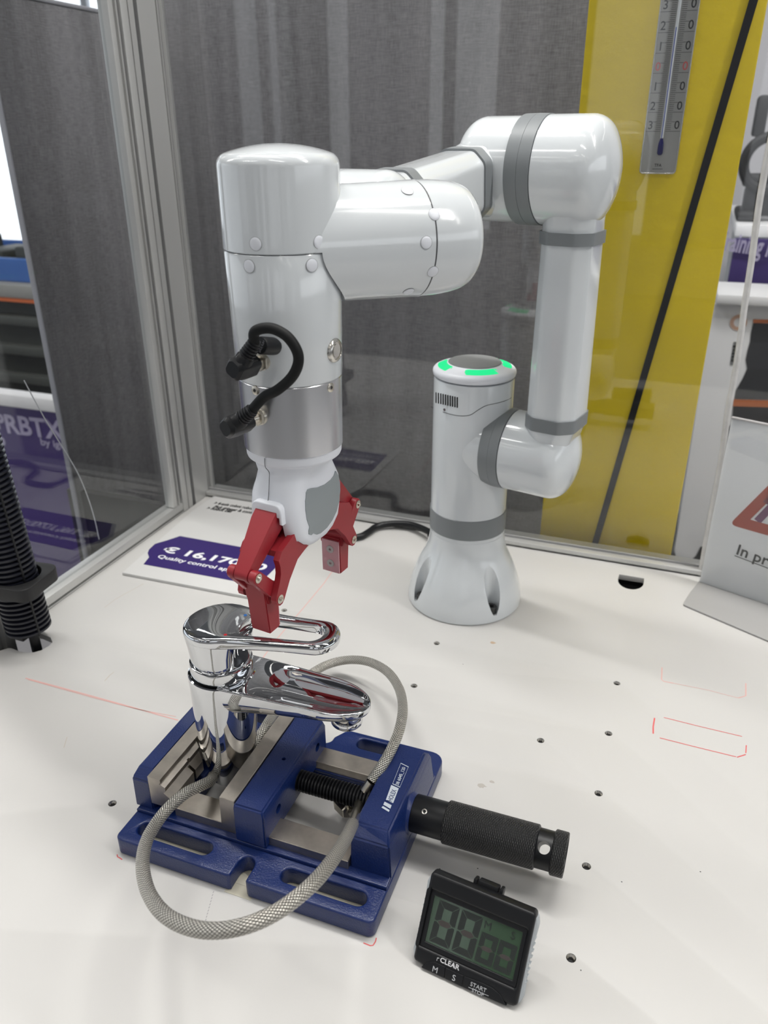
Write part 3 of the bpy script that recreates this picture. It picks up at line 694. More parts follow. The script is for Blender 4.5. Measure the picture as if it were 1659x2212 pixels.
# ================================================================== GRIPPER (bolted to the arm: parts of it)
GX = V((math.cos(rad(-8)), math.sin(rad(-8)), 0)); GY = V((-GX.y, GX.x, 0)); GM = Matrix((GX, GY, ZZ)).transposed().to_4x4(); GM.translation = V((WX, WY, 0))
gz = lambda x, y: (480 + x / 4.366, 960 + y / 4.366)
def ginv(p): return GM.inverted() @ p
def gsec(z, hx, yc, hy, r, n=6): return [GM @ V((x, y + yc, z)) for x, y in rrect(hx, hy, min(r, hx - .0005, hy - .0005), n)]
add('gripper_collar', lathe([(0, zs4 - .002), (.0330, zs4 - .002), (.0362, zs4 + .0005), (.0368, zs4 + .002), (.0370, zs3 - .0003), (0, zs3 - .0003)], WO, seg=72), white2, rb)
secs = [gsec(zs4 + .001, .0300, 0, .0330, .028), gsec(zs4 - .004, .0265, 0, .0320, .024), gsec(zs4 - .010, .0215, 0, .0310, .017), gsec(zs4 - .016, .0212, 0, .0325, .014),
        gsec(.300, .0225, 0, .0360, .012), gsec(.292, .0226, 0, .0375, .012), gsec(.283, .0226, 0, .0374, .012), gsec(.274, .0225, 0, .0358, .012), gsec(.266, .0224, 0, .0335, .012), gsec(.2595, .0220, 0, .0265, .012), gsec(.2550, .0205, 0, .0190, .011), gsec(.2525, .0160, 0, .0110, .009)]
gbm = loft(secs)
slots = [box((-.0112, -.06, .24), (.0112, -.020, .2885), mtx=GM), box((-.0112, .020, .24), (.0112, .06, .2885), mtx=GM), box((-.0192, -.045, .245), (.0192, -.016, .2655), mtx=GM), box((-.0192, .016, .245), (.0192, .045, .2655), mtx=GM)]
gb_ = add('gripper_body', boolean(gbm, slots), white2, rb, 40)
FX = Frame(V((WX, WY, 0)) + GX * .0225, GY, ZZ)
ins = [FX.px(*gz(*p)) for p in [(1072, 252), (1092, 290), (1106, 350), (1110, 430), (1098, 540), (1075, 630), (1035, 715), (985, 785), (925, 838), (890, 850), (855, 838), (838, 855), (815, 848), (812, 815), (820, 780), (795, 710), (782, 620), (780, 540), (792, 455), (808, 425), (835, 414), (900, 405), (965, 378), (1020, 335), (1050, 298)]]
add('side_cover', plate([[(p.x, p.y) for p in ins]], -.0018, .0006, .0003, FX.mat()), mat('cover_grey', (.27, .30, .31), .5), gb_)
FXm = Frame(V((WX, WY, 0)) - GX * .0225, -GY, ZZ)
add('side_cover', plate([[(p.x, p.y) for p in ins]], -.0018, .0006, .0003, FXm.mat()), MATS['cover_grey'], gb_)
seam = [GM @ V((-.0010, -y, z)) for y, z in ((.0372, zs3 - .001), (.0372, zs4), (.0330, zs4 - .006), (.0336, zs4 - .012), (.0362, .301), (.0392, .2965), (.0394, .289))]
add('body_seam', tube(seam, .00025, 6, 5), dark, gb_)
# raised collar round the finger slot
for s_ in (-1, 1):
    oc = [(.0142, .283), (.0140, .2925), (.0134, .2958), (.0116, .2982), (.0088, .2992), (-.0088, .2992), (-.0116, .2982), (-.0134, .2958), (-.0140, .2925), (-.0142, .283), (-.0113, .283), (-.0113, .2885), (.0113, .2885), (.0113, .283)]
    mm_ = GM @ Matrix(((1, 0, 0, 0), (0, 0, 1, s_ * .0355), (0, 1, 0, 0), (0, 0, 0, 1)))
    add('slot_collar', plate([oc], -.0062, .0038, .0012, mm_), white2, gb_)
def pill(bm, a, b, ra, rb_, x0, x1, s, n=8):
    """link plate: hull of two discs in the finger plane, thickness x0..x1; a,b=(y,z)"""
    pts = []
    for (y, z), r in ((a, ra), (b, rb_)):
        for k in range(n * 2):
            t_ = 2 * pi * k / (n * 2)
            for x in (x0, x1): pts.append(V((x, s * (y + r * math.cos(t_)), z + r * math.sin(t_))))
    return hull(pts, .0006, 1, bm)
def finger(s):
    U = (.0735, .2535); L = (.0560, .2275); SL = (.031, .2905); IB = (.012, .262)
    nm = 'gripper_finger'
    tipb = hull([V((x, s * y, z)) for x in (-.0088, .0095) for y, z in ((.0600, .1945), (.0470, .1945), (.0600, .229), (.0460, .229), (.0580, .240), (.0640, .240))], .0008, 2)
    hull([V((x, s * y, z)) for x in (-.0115, .0115) for y, z in ((.0600, .222), (.0480, .222), (.0625, .236), (.0480, .236))], .0008, 2, tipb)
    for x0, x1 in ((-.0130, -.0068), (.0068, .0130)):
        pill(tipb, U, (.056, .234), .0052, .0060, x0, x1, s)
    pill(tipb, (.064, .243), (.050, .234), .0035, .0035, -.0060, .0128, s)
    tipb.transform(GM); tp = add('fingertip', tipb, redp, rb, 30)
    pad = box((-.0084, s * .0462 - .0012, .1955), (.0091, s * .0462 + .0004, .2275), .0003, 1, mtx=GM)
    add('grip_pad', pad, mat('clear_pad', (.50, .22, .25), .12, coat=1.0), tp)
    for zz_ in (.2045, .2185):
        add('pad_screw', lathe([(.0036, 0), (.0036, .0004), (.0012, .0004), (.0011, 0), (0, 0)], GM @ V((.0003, s * .0450, zz_)), GM.to_3x3() @ V((0, -s, 0)), 24), mat('pad_screw_grey', (.42, .38, .37), .4), tp)
    ol = bmesh.new(); pp_ = []
    for (y, z), r_2, hx2 in ((SL, .0085, .0098), ((.042, .283), .0078, .0096), (U, .0050, .0060)):
        for k in range(16): t_ = 2 * pi * k / 16; pp_ += [V((x, s * (y + r_2 * math.cos(t_)), z + r_2 * math.sin(t_))) for x in (-hx2, hx2)]
    hull(pp_, .0007, 2, ol)
    ol.transform(GM); add('outer_link', ol, redp, rb, 30)
    il = bmesh.new()
    prf = [(.010, .268), (.010, .256), (.020, .2535), (.030, .2500), (.0420, .2375), (.0508, .2245), (.0535, .2222), (.0570, .2220), (.0602, .2245), (.0612, .2280), (.0600, .2320), (.0545, .2425), (.0528, .2480), (.0528, .2540), (.0545, .2600), (.0500, .2660), (.0300, .2740)]
    def prism(poly_, x0, x1):
        va = [il.verts.new((x0, s * y, z)) for y, z in poly_]; vb = [il.verts.new((x1, s * y, z)) for y, z in poly_]; n_ = len(poly_)
        for f_ in (va, vb): il.faces.new(f_)
        for k in range(n_): il.faces.new([va[k], va[(k + 1) % n_], vb[(k + 1) % n_], vb[k]])
    prism(prf, -.0185, -.0133); prism(prf, .0133, .0185)
    prism([(.010, .269), (.010, .256), (.0300, .2535), (.0420, .2545), (.0500, .2600), (.0500, .2650), (.0300, .2720)], -.0134, .0134)
    for x0, x1 in ():
        pill(il, (.0320, .2535), L, .0072, .0056, x0, x1, s); pill(il, (.0120, .2630), (.0320, .2535), .0105, .0072, x0, x1, s)
    il.transform(GM); add('inner_link', il, redp, rb, 30)
    for (y, z), x in ((U, .0130), (L, .0185)):
        for sx in (1, -1):
            o = add('pivot_pin', lathe([(0, -.001), (.0022, -.001), (.0022, .0006), (.0020, .0008), (.0016, .0008), (.0014, .0022), (0, .0025)], GM @ V((sx * x, s * y, z)), GX * sx, 20), nickel, rb)
            add('retaining_clip', lathe([(.0018, .0), (.0036, 0), (.0037, .0005), (.0018, .0006)], GM @ V((sx * x, s * y, z)), GX * sx, 20), nickel, o)
finger(-1); finger(1)

# ================================================================== MACHINE VISE
vs = thing('machine_vise', 'blue cast iron machine vise with steel jaws clamping the chrome faucet', 'vise', (-.265, .463, 0))
def notch(xc, y0, y1, w): pass
x0, x1, y0, y1 = -.3815, -.1478, .3685, .5590
ol = []
c = .006
ol += circ(x0 + c, y0 + c, c, 5, 180, 270)
ol += [(-.2735, y0), (-.2712, y0 + .0015), (-.2712, y0 + .014)] + [(-.2640 + .0072 * math.cos(rad(a_)), y0 + .0145 + .0080 * math.sin(rad(a_))) for a_ in range(165, 0, -15)] + [(-.2568, y0 + .014), (-.2568, y0 + .0015), (-.2545, y0)]
ol += circ(x1 - c, y0 + c, c, 5, 270, 360) + circ(x1 - .012, y1 - .012, .012, 5, 0, 90)
ol += [(-.2450, y1), (-.2500, y1 - .003), (-.2568, y1 - .014)] + [(-.2640 + .0072 * math.cos(rad(a_)), y1 - .0165 - .0080 * math.sin(rad(a_))) for a_ in range(15, 180, 15)] + [(-.2712, y1 - .014), (-.2780, y1 - .003), (-.2830, y1)]
ol += circ(x0 + .012, y1 - .012, .012, 5, 90, 180)
opening = [(-.345, .4275), (-.345, .4955), (-.186, .4955), (-.186, .4275)]
pl = plate([ol, slot(-.3690, -.2975, .3790, .3925), slot(-.2330, -.1600, .3790, .3925), slot(-.3690, -.2975, .5390, .5525), slot(-.2330, -.1600, .5390, .5525), opening], .0003, .018, .0018)
add('base_plate', pl, blue, vs, 30)
add('base_step', plate([[(x0 + .001, .3990), (x1 - .0005, .3990), (x1 - .0005, .5270), (x0 + .001, .5270)], opening], .0178, .0215, .0012), blue, vs, 30)
def pts(z, xa, xb, ya, yb): return [V((x, y, z)) for x in (xa, xb) for y in (ya, yb)]
add('fixed_block', hull(pts(.060, -.3805, -.3657, .4110, .5150) + pts(.052, -.3835, -.3657, .4030, .5230) + pts(.0205, -.3842, -.3657, .4030, .5230), .0012), blue, vs, 30)
rb_blk = hull(pts(.060, -.1818, -.1535, .4185, .5110) + pts(.052, -.1825, -.1502, .4100, .5190) + pts(.0195, -.1828, -.1478, .4075, .5235), .0014)
lathe([(0, 0), (.0225, 0), (.0165, .0092), (.0158, .0094), (0, .0094)], V((-.1566, .463, .036)), (1, 0, 0), 40, bm=rb_blk)
eb = add('end_block', rb_blk, blue, vs, 30)
prof = [(-.3655, .0305), (-.3655, .0605), (-.3530, .0605), (-.3530, .0570), (-.3546, .0555), (-.3490, .0530), (-.3490, .0490), (-.3515, .0465), (-.3445, .0410), (-.3445, .0305)]
fj = bmesh.new(); fa = [fj.verts.new((x, .4020, z)) for x, z in prof]; fb = [fj.verts.new((x, .5150, z)) for x, z in prof]
fj.faces.new(fa); fj.faces.new(fb)
for i in range(len(prof)): j = (i + 1) % len(prof); fj.faces.new([fa[i], fa[j], fb[j], fb[i]])
vcut = hull([V((x, y, z)) for z in (.02, .0585) for x, y in ((-.3560, .4600), (-.340, .4480), (-.340, .4720))])
vcut2 = box((-.3500, .4365, .02), (-.338, .4395, .0575))
add('fixed_jaw', boolean(fj, [vcut, vcut2]), worn, vs, 20)
mj = hull(pts(.0605, -.2965, -.2822, .4030, .5140) + pts(.0310, -.2975, -.2822, .4030, .5140), .0004, 1)
add('moving_jaw', mj, worn, vs, 20)
mb = hull(pts(.060, -.2818, -.2555, .4010, .5180) + pts(.056, -.2818, -.2535, .3990, .5200) + pts(.0222, -.2818, -.2535, .3985, .5205), .0014)
mb = boolean(mb, [lathe([(0, -.008), (.0042, -.008), (.0042, .01), (0, .01)], V((-.2540, y, .043)), (1, 0, 0), 20) for y in (.4235, .5010)] + [lathe([(0, -.01), (.0018, -.01), (.0018, .01), (0, .01)], V((-.2665, .4610, .060)), (0, 0, 1), 14)])
add('moving_block', mb, blue, vs, 30)
for y in (.4235, .5010): add('clamp_screw', lathe([(0, 0), (.0040, 0), (.0040, .002), (.0018, .002), (.0016, .0005), (0, .0005)], V((-.2612, y, .043)), (1, 0, 0), 20), dark, vs)
for ya, yb_ in ((.4045, .4262), (.4968, .5165)): add('guide_rail', box((-.3445, ya, .0210), (-.1830, yb_, .0300), .0005, 1), worn, vs, 20)
# spindle with bellows
bp = [(0, 0)]
for k in range(24):
    h = k * .0718 / 24; bp += [(.0072, h + .0001), (.0094, h + .0008), (.0094, h + .0019), (.0072, h + .0027)]
bp += [(0, .0718)]
add('bellows', lathe(bp, V((-.2545, .463, .038)), (1, 0, 0), 32), black, vs, 50)
add('spindle_sleeve', lathe([(0, 0), (.0152, 0), (.0155, .0006), (.0155, .0278), (0, .0278)], V((-.1472, .463, .038)), (1, 0, 0), 48), black, vs)
add('sleeve_screw', lathe([(.0022, -.001), (.0022, .0004), (.0013, .0005), (.0012, -.0003), (0, -.0003)], *[oncyl(917, 1753, V((0, .463, .038)), V((1, 0, 0)), .0155)[i] for i in (0, 1)], 16), steel, vs)
hb = lathe([(0, 0), (.0166, 0), (.0174, .0008), (.0174, .0745), (.0166, .0752), (.0154, .0756), (.0154, .0872), (.0166, .0876), (.0174, .0884), (.0174, .0975), (.0166, .0982), (.0140, .0982), (.0135, .096), (0, .096)], V((-.1195, .463, .038)), (1, 0, 0), 64)
hp = V((-.0382, .463, .038)); hax = V((0, -.62, .78))
hb2 = boolean(hb, [lathe([(0, -.03), (.0048, -.03), (.0048, .03), (0, .03)], hp, hax, 24)])
me = new_mesh(hb2, 30); me.materials.append(knurl); me.materials.append(black)
uvl = me.uv_layers.get('UVMap') or me.uv_layers.new(name='UVMap')
for p in me.polygons:
    xm = p.center.x + .1195; rr_ = math.hypot(p.center.y - .463, p.center.z - .038)
    if rr_ < .0169 or (.0747 < xm < .0880): p.material_index = 1
    for li in p.loop_indices:
        co = me.vertices[me.loops[li].vertex_index].co; a_ = math.atan2(co.z - .038, co.y - .463) / (2 * pi)
        ac = math.atan2(p.center.z - .038, p.center.y - .463) / (2 * pi)
        if a_ - ac > .5: a_ -= 1
        if ac - a_ > .5: a_ += 1
        uvl.data[li].uv = (co.x, a_)
add('knurled_handle', me, None, vs)
add('cream_tape', box((-.374, .377, .00005), (-.152, .396, .00025)), mat('cream_tape', (.52, .49, .40), .7), vs)
add('cream_tape', box((-.276, .3665, .00005), (-.252, .3768, .00025)), MATS['cream_tape'], vs)
# maker's label on the end block top
FV = Frame((-.168, .463, .0602), (0, 1, 0), (-1, 0, 0))
bl = lambda x, y: (560 + x / 3.95, 1520 + y / 3.95)
lw = mat('label_silver', (.55, .60, .66), .4)
def quadpx(name, P, m_, frame=FV, off=.00005, t=.00015, par=None, r=None):
    q_ = [frame.px(*p, off) for p in P]; c_ = sum(q_, V((0, 0))) / len(q_)
    return add(name, plate([[tuple(c_ + (p - c_) * .97) for p in q_]], off, off + t, 0, frame.mat()), m_, par)
quadpx('label_bar', [bl(1040, 888), bl(1052, 874), bl(1068, 882), bl(1112, 912), bl(1105, 925), bl(1090, 915)][:0] or [bl(1041, 886), bl(1055, 874), bl(1114, 910), bl(1106, 925)], lw, par=eb)
quadpx('label_bar', [bl(1058, 862), bl(1069, 836), bl(1131, 868), bl(1119, 898)], lw, par=eb)
quadpx('label_plate', [bl(1079, 822), bl(1126, 692), bl(1192, 722), bl(1143, 852)], lw, par=eb)
a_ = FV.px(*bl(1128, 836), .0002); 
wtext('maker_text', 'HOLEX', bl(1130, 838), bl(1172, 738), .0056, eb, FV, mat('label_navy', (.02, .04, .12), .5), bold=.00008, off=.00021)
oq = [FV.px(*p, .0001) for p in (bl(1136, 686), bl(1208, 505), bl(1275, 538), bl(1200, 716))]; cq = sum(oq, V((0, 0))) / 4
add('label_outline', plate([[tuple(p) for p in oq], [tuple(cq + (p - cq) * .94 ) for p in oq]], .00005, .0002, 0, FV.mat()), lw, eb)
wtext('model_text', '38 6045_120', bl(1188, 698), bl(1248, 545), .0040, eb, FV, lw, bold=.00006, off=.0001)

# ================================================================== FAUCET
FXC, FYC = -.3225, .4625
fa_ = thing('faucet', 'chrome single lever basin faucet with braided hoses clamped upright', 'faucet', (FXC, FYC, .02))
FO_ = V((FXC, FYC, 0))
tilt = Matrix.Translation(V((FXC, FYC, .06))) @ Matrix.Rotation(rad(1.5), 4, 'Y') @ Matrix.Translation(-V((FXC, FYC, .06)))
def fadd(name, bm, m_, par=fa_, sm=40): bm.transform(tilt); return add(name, bm, m_, par, sm)
bodyp = [(0, .024), (.0165, .024), (.0172, .0245), (.0190, .032), (.0215, .043), (.0240, .055), (.0256, .068), (.0266, .085), (.0274, .105), (.0282, .128), (.0288, .1385), (.0285, .1405), (.0274, .1412), (.0264, .1405), (.0260, .1385), (0, .1385)]
fadd('faucet_body', lathe(bodyp, FO_, seg=96), chrome)
fadd('cartridge_ring', lathe([(0, .138), (.0238, .138), (.0240, .1410), (.0258, .1425), (.0266, .1445), (.0266, .1505), (.0262, .1530), (.0249, .1540), (0, .1540)], FO_, seg=96), chrome)
fadd('cartridge_gap', lathe([(.0258, .1388), (.0242, .1392), (.0242, .1420)], FO_, seg=64), black)
fadd('lever_base', lathe([(0, .1535), (.0240, .1535), (.0250, .1550), (.0256, .160), (.0266, .169), (.0280, .178), (.0284, .1825), (0, .1825)], FO_, seg=96), chrome)
# spout: lofted sections
SA = rad(4.5); sd = V((math.cos(SA), math.sin(SA), 0)); sn = V((-sd.y, sd.x, 0))
secs = []; NS = 44; LS = .1315
for i in range(NS):
    t_ = i / (NS - 1); s = .008 + (LS - .008) * (1 - (1 - t_) ** 1.7)
    w = .0268 + (.0236 - .0268) * min(s / .09, 1); th_ = .036 + (.0138 - .036) * min(max((s - .01) / .095, 0), 1) ** .75
    zr = .1350 + .0075 * (1 - s / .1315) + .0006 * math.sin(pi * min(s / .13, 1))
    e = 1.0
    if s > .092: q = (s - .092) / (LS - .092); e = math.sqrt(max(1 - q * q, .0004)); w = w * (1 - (1 - e) * .98)
    thk = th_ * (.35 + .65 * e); dep_ = .0068 * min(max((s - .024) / .03, 0), 1) * e
    sec = []
    NT = 14
    for k in range(NT + 1):
        x = -1 + 2 * k / NT; xx = math.sin(x * pi / 2); ww = w - .0016
        sec.append((xx * ww, zr - dep_ * (1 - xx * xx) ** 1.2 + .0004 * 0))
    for k in range(1, 5): aa = rad(90 - 90 * k / 4 * 1.2); sec.append((w - .0016 + .0016 * math.cos(aa), zr - .0016 + .0016 * math.sin(aa)))
    for k in range(1, 16):
        aa = pi * k / 16; sec.append(((w) * math.copysign(abs(math.cos(aa)) ** .62, math.cos(aa)), zr - .0022 - (thk - .0022) * abs(math.sin(aa)) ** .75))
    for k in range(4, 0, -1): aa = rad(90 - 90 * k / 4 * 1.2); sec.append((-(w - .0016 + .0016 * math.cos(aa)), zr - .0016 + .0016 * math.sin(aa)))
    secs.append([FO_ + sd * s + sn * (-a1) * -1 + V((0, 0, b1)) for a1, b1 in sec])
fadd('spout', loft(secs), chrome, sm=50)
ac = FO_ + sd * .1115 + V((0, 0, .0015))
fadd('aerator', lathe([(0, .1125), (.0090, .1125), (.0094, .1118), (.0128, .1118), (.0132, .1124), (.0132, .1165), (.0128, .1175), (.0132, .118), (.0132, .126), (0, .126)], ac, seg=48), chrome)
# lever
LA = rad(5); ld = V((math.cos(LA), math.sin(LA), 0)); lnm = V((-ld.y, ld.x, 0))
outer = []
R1, cT, RT2 = .0288, .0885, .0190
for a_ in range(72, 289, 4): outer.append(V((R1 * math.cos(rad(a_)), R1 * math.sin(rad(a_)))))
pb = outer[-1]; tip_ = [V((cT + .0165 * math.cos(rad(a_)), RT2 * math.sin(rad(a_)))) for a_ in range(-80, 81, 8)]
def bez(a, b, c_, d_, n=12): return [a * (1 - t) ** 3 + b * 3 * t * (1 - t) ** 2 + c_ * 3 * t * t * (1 - t) + d_ * t ** 3 for t in [k / n for k in range(1, n)]]
outer += bez(pb, pb + V((.016, .0045)), tip_[0] + V((-.03, -.0018)), tip_[0]) + tip_
pa = outer[0]; outer += bez(tip_[-1], tip_[-1] + V((-.03, .0018)), pa + V((.016, -.0045)), pa)
inner = [V((.0915 - .0112 + .0112 * math.cos(rad(a_)), .0116 * math.sin(rad(a_)))) for a_ in range(-88, 89, 8)] + [V((.0270 - .0048 * math.cos(rad(a_)), .0138 * math.sin(rad(a_)))) for a_ in range(88, -89, -8)]
cen = V((.058, 0))
def hit(poly, a_):
    d = V((math.cos(a_), math.sin(a_))); best = 0
    for i in range(len(poly)):
        p = poly[i] - cen; q = poly[(i + 1) % len(poly)] - cen; e_ = q - p; den = d.x * e_.y - d.y * e_.x
        if abs(den) < 1e-12: continue
        t = (p.x * e_.y - p.y * e_.x) / den; u_ = (p.x * d.y - p.y * d.x) / den
        if t > 0 and -1e-9 <= u_ <= 1 + 1e-9: best = max(best, t)
    return cen + d * best
secs = []; NA = 128
for i in range(NA):
    a_ = 2 * pi * i / NA; I = hit(inner, a_); O = hit(outer, a_); wd_ = (O - I).length; d = (O - I).normalized(); r = .0030
    def ztp(p): 
        s = p.x; return .1875 + .0085 * max(min((s + .03) / .13, 1), 0) 
    sec = []
    hth = .0084
    flat = 8
    def pt(x, zoff): # x along I->O
        p = I + d * x; xx_ = min(max(x / wd_, 0), 1); crown = (.0011 + .0009 * min(wd_ / .06, 1)) * math.sin(pi * xx_) ** .9
        return p, ztp(p) + zoff + (crown if zoff > -r else 0)
    ri = .0012
    for k in range(flat + 1): sec.append(pt(ri + (wd_ - r - ri) * k / flat, 0))
    for k in range(1, 5): aa = pi / 2 * k / 5; sec.append(pt(wd_ - r + r * math.sin(aa), -r + r * math.cos(aa)))
    sec.append(pt(wd_, -r)); 
    for k in range(1, 5): aa = pi / 2 * k / 5; sec.append(pt(wd_ - r + r * math.cos(aa), -hth + r - r * math.sin(aa)))
    for k in range(flat + 1): sec.append(pt(wd_ - r - (wd_ - r - ri) * k / flat, -hth))
    for k in range(1, 5): aa = pi / 2 * k / 5; sec.append(pt(ri - ri * math.sin(aa), -hth + ri - ri * math.cos(aa)))
    for k in range(1, 5): aa = pi / 2 * k / 5; sec.append(pt(ri - ri * math.cos(aa), -ri + ri * math.sin(aa)))
    secs.append([FO_ + ld * p.x + lnm * p.y + V((0, 0, z)) for p, z in sec])
lv = fadd('lever', loft(secs, closed=True), chrome, sm=50)
FL_ = Frame((0, 0, .189), (1, 0, 0), (0, 1, 0))
for nm, (u, v), m_ in (('hot_dot', (487, 1371), mat('dot_red', (.6, .02, .03), .3)), ('cold_dot', (530, 1329), mat('dot_blue', (.03, .16, .5), .3))):
    
    from mathutils.bvhtree import BVHTree
    bvh = BVHTree.FromPolygons([tuple(V(q.co) + FO_ * 0 + fa_.matrix_basis.translation) for q in lv.data.vertices], [tuple(q.vertices) for q in lv.data.polygons])
    p, nr_, _, _ = bvh.ray_cast(CAM, ray(u, v).normalized())
    add(nm, lathe([(0, -.0005), (.0014, -.0005), (.0014, .00012), (0, .0002)], p, nr_ if nr_.z > 0 else -nr_, 16), m_, lv)
# hoses
h1 = [V((-.3290, .4560, .060)), V((-.3330, .4490, .030)), ondep(455, 1686, .682), ondep(432, 1698, .668), ondep(402, 1713, .655), ondep(366, 1743, .638), ondep(338, 1778, .622), ondep(316, 1818, .600), ondep(308, 1866, .575), ondep(316, 1915, .552),
      ondep(338, 1957, .532), ondep(372, 1987, .518), ondep(420, 2006, .508), ondep(475, 2010, .502), ondep(535, 1998, .500), ondep(592, 1973, .505), ondep(642, 1938, .515), ondep(684, 1900, .530), ondep(718, 1858, .552), ondep(745, 1815, .585), ondep(762, 1780, .620), ondep(771, 1752, .650), ondep(775, 1735, .668)]
dS = lambda p: (p - CAM).dot(FW)
h1 = h1[:3] + [CAM + (p - CAM) * ((.690 - (.690 - dS(p)) * 1.32) / dS(p)) for p in h1[3:-2]] + h1[-2:]
hs1 = add('braided_hose', tube(h1[1:-2], .0047, 16, 8), braid, fa_)
hs1['label'] = 'steel braided hose looping out over the front of the vise'
add('hose_ferrule', tube(h1[-3:], .0038, 14, 4), nickel, hs1)
h2 = [V((-.3130, .4720, .050)), V((-.3080, .4800, .045)), ondep(575, 1568, .745), ondep(597, 1535, .790), ondep(640, 1482, .845), ondep(690, 1444, .875), ondep(740, 1427, .88), ondep(790, 1428, .86), ondep(833, 1448, .83), ondep(860, 1483, .795), ondep(870, 1525, .755), ondep(864, 1572, .718), ondep(846, 1618, .690), ondep(825, 1655, .675), ondep(802, 1688, .670), ondep(788, 1708, .672)]
hs2 = add('braided_hose', tube(h2[:-1], .0048, 16, 8), braid, fa_)
hs2['label'] = 'steel braided hose arching behind the vise'
add('hose_ferrule', tube([h2[-2], (h2[-2] + h2[-1]) / 2 + V((0, 0, 0)), h2[-1]], .0044, 14, 4), nickel, hs2)
FN = onz(745, 1752, .010)
nutax = V((.55, .60, -.45)).normalized()
cn = add('union_nut', lathe([(0, -.008), (.0072, -.008), (.0080, -.0070), (.0080, .0070), (.0072, .008), (0, .008)], FN + V((0, 0, .006)), V((.80, -.55, .12)), 6), nickel, fa_, 20)
add('hose_tail', tube([FN + V((.008, -.004, .006)), FN + V((.014, -.006, .012)), ondep(781, 1722, .676)], .0038, 12, 4), nickel, fa_)

# ================================================================== TIMER
bL, bR = onz(891, 2074, .0038), onz(1115.6, 2178, .0038); tx = (bR - bL).normalized()
back = V((-tx.y, tx.x, 0)); tyv = (back * .0315 + V((0, 0, .0585))).normalized()
FTm = Frame(bL, tx, tyv); TM = FTm.mat()
tm = thing('kitchen_timer', 'black digital kitchen timer leaning back in front of the vise handle', 'timer', mtx=TM)
zt4 = lambda x, y: (860 + x / 4.1475, 1700 + y / 4.1475)
TWd, THt = (bR - bL).length, .0665
case = rrect(TWd / 2, THt / 2, .003); case = [(x + TWd / 2, y + THt / 2) for x, y in case]
i0 = [i for i, p in enumerate(case) if p[1] < .0001]
case = case[:18] + [(.003 + (TWd - .006) * k / 14, -.0034 * math.sin(pi * k / 14)) for k in range(15)] + case[18:]
def rr_abs(x0, x1, y0, y1, r): return [((x0 + x1) / 2 + x, (y0 + y1) / 2 + y) for x, y in rrect((x1 - x0) / 2, (y1 - y0) / 2, r)]
def ppx(P, off=0.0): return [FTm.px(*zt4(*p), off) for p in P]
scr_ = ppx([(305, 985), (1112, 1300), (1022, 1745), (245, 1400)])
sx0_, sx1_ = (scr_[0].x + scr_[3].x) / 2, (scr_[1].x + scr_[2].x) / 2; sy1_, sy0_ = (scr_[0].y + scr_[1].y) / 2, (scr_[2].y + scr_[3].y) / 2
case_bm = plate([case, rr_abs(sx0_ - .004, sx1_ + .003, sy0_ - .004, sy1_ + .0035, .0015)], -.011, 0, .0022, TM)
add('case', case_bm, black, tm, 35)
add('case_back', plate([rr_abs(.002, TWd - .002, .002, THt - .002, .003)], -.0135, -.0032, .001, TM), black, tm, 35)
add('bezel', plate([rr_abs(sx0_ - .0042, sx1_ + .0032, sy0_ - .0042, sy1_ + .0037, .0015), rr_abs(sx0_, sx1_, sy0_, sy1_, .0003)], -.0040, -.0015, .0006, TM), black, tm)
lcd = mat('lcd_green', (.045, .080, .048), .12, coat=.5)
add('display', plate([rr_abs(sx0_, sx1_, sy0_, sy1_, .0003)], -.0036, -.0024, 0, TM), lcd, tm)
seg_m = mat('lcd_dark', (.022, .027, .024), .3); seg_r = mat('lcd_ghost', (.060, .052, .048), .3)
def digit(cx, cy, w, h, t):
    g = t * .08
    def bar(P, m_, nm='digit_segment'): add(nm, plate([[(cx + x + (y) * .06, cy + y) for x, y in P]], -.0024, -.0023, 0, TM), m_, tm)
    W2, H2 = w / 2, h / 2
    bar([(-W2 + g, H2), (W2 - g, H2), (W2 - t, H2 - t), (-W2 + t, H2 - t)], seg_m)
    bar([(-W2 + g, -H2), (-W2 + t, -H2 + t), (W2 - t, -H2 + t), (W2 - g, -H2)], seg_m)
    for sx in (-1, 1):
        for sy in (-1, 1): bar([(sx * W2, sy * (H2 - g)), (sx * (W2 - t), sy * (H2 - t - g)), (sx * (W2 - t), sy * (t * .50)), (sx * (W2 - t * .35), sy * g * .8), (sx * W2, sy * g * 2)], seg_m)
    bar([(-W2 + t * .55, 0), (-W2 + t * 1.1, t * .45), (W2 - t * 1.1, t * .45), (W2 - t * .55, 0), (W2 - t * 1.1, -t * .45), (-W2 + t * 1.1, -t * .45)], seg_r, 'ghost_segment')
for (x, y), big in (((405, 1245), 1), ((612, 1322), 1), ((785, 1465), 0), ((950, 1545), 0)):
    c_ = ppx([(x, y)])[0]
    SHh = sy1_ - sy0_
    if big: digit(c_.x, (sy0_ + sy1_) / 2, .0158, SHh * .90, .0047)
    else: digit(c_.x, sy0_ + SHh * .37, .0128, SHh * .62, .0036)
def ttext(nm, s, P0, size, m_, par, off=.0001, bold=0): 
    c_ = FTm.px(*zt4(*P0), off); return add(nm, text_bm(s, size, TM @ Matrix.Translation((c_.x, c_.y, off)), .00008, bold), m_, par)
ttext('unit_letter', 'M', (762, 1258), .0078, seg_m, tm, -.0023, 0); ttext('unit_letter', 'S', (1003, 1355), .0075, seg_m, tm, -.0023, 0)
gp = mat('grey_lettering', (.50, .51, .53), .5)
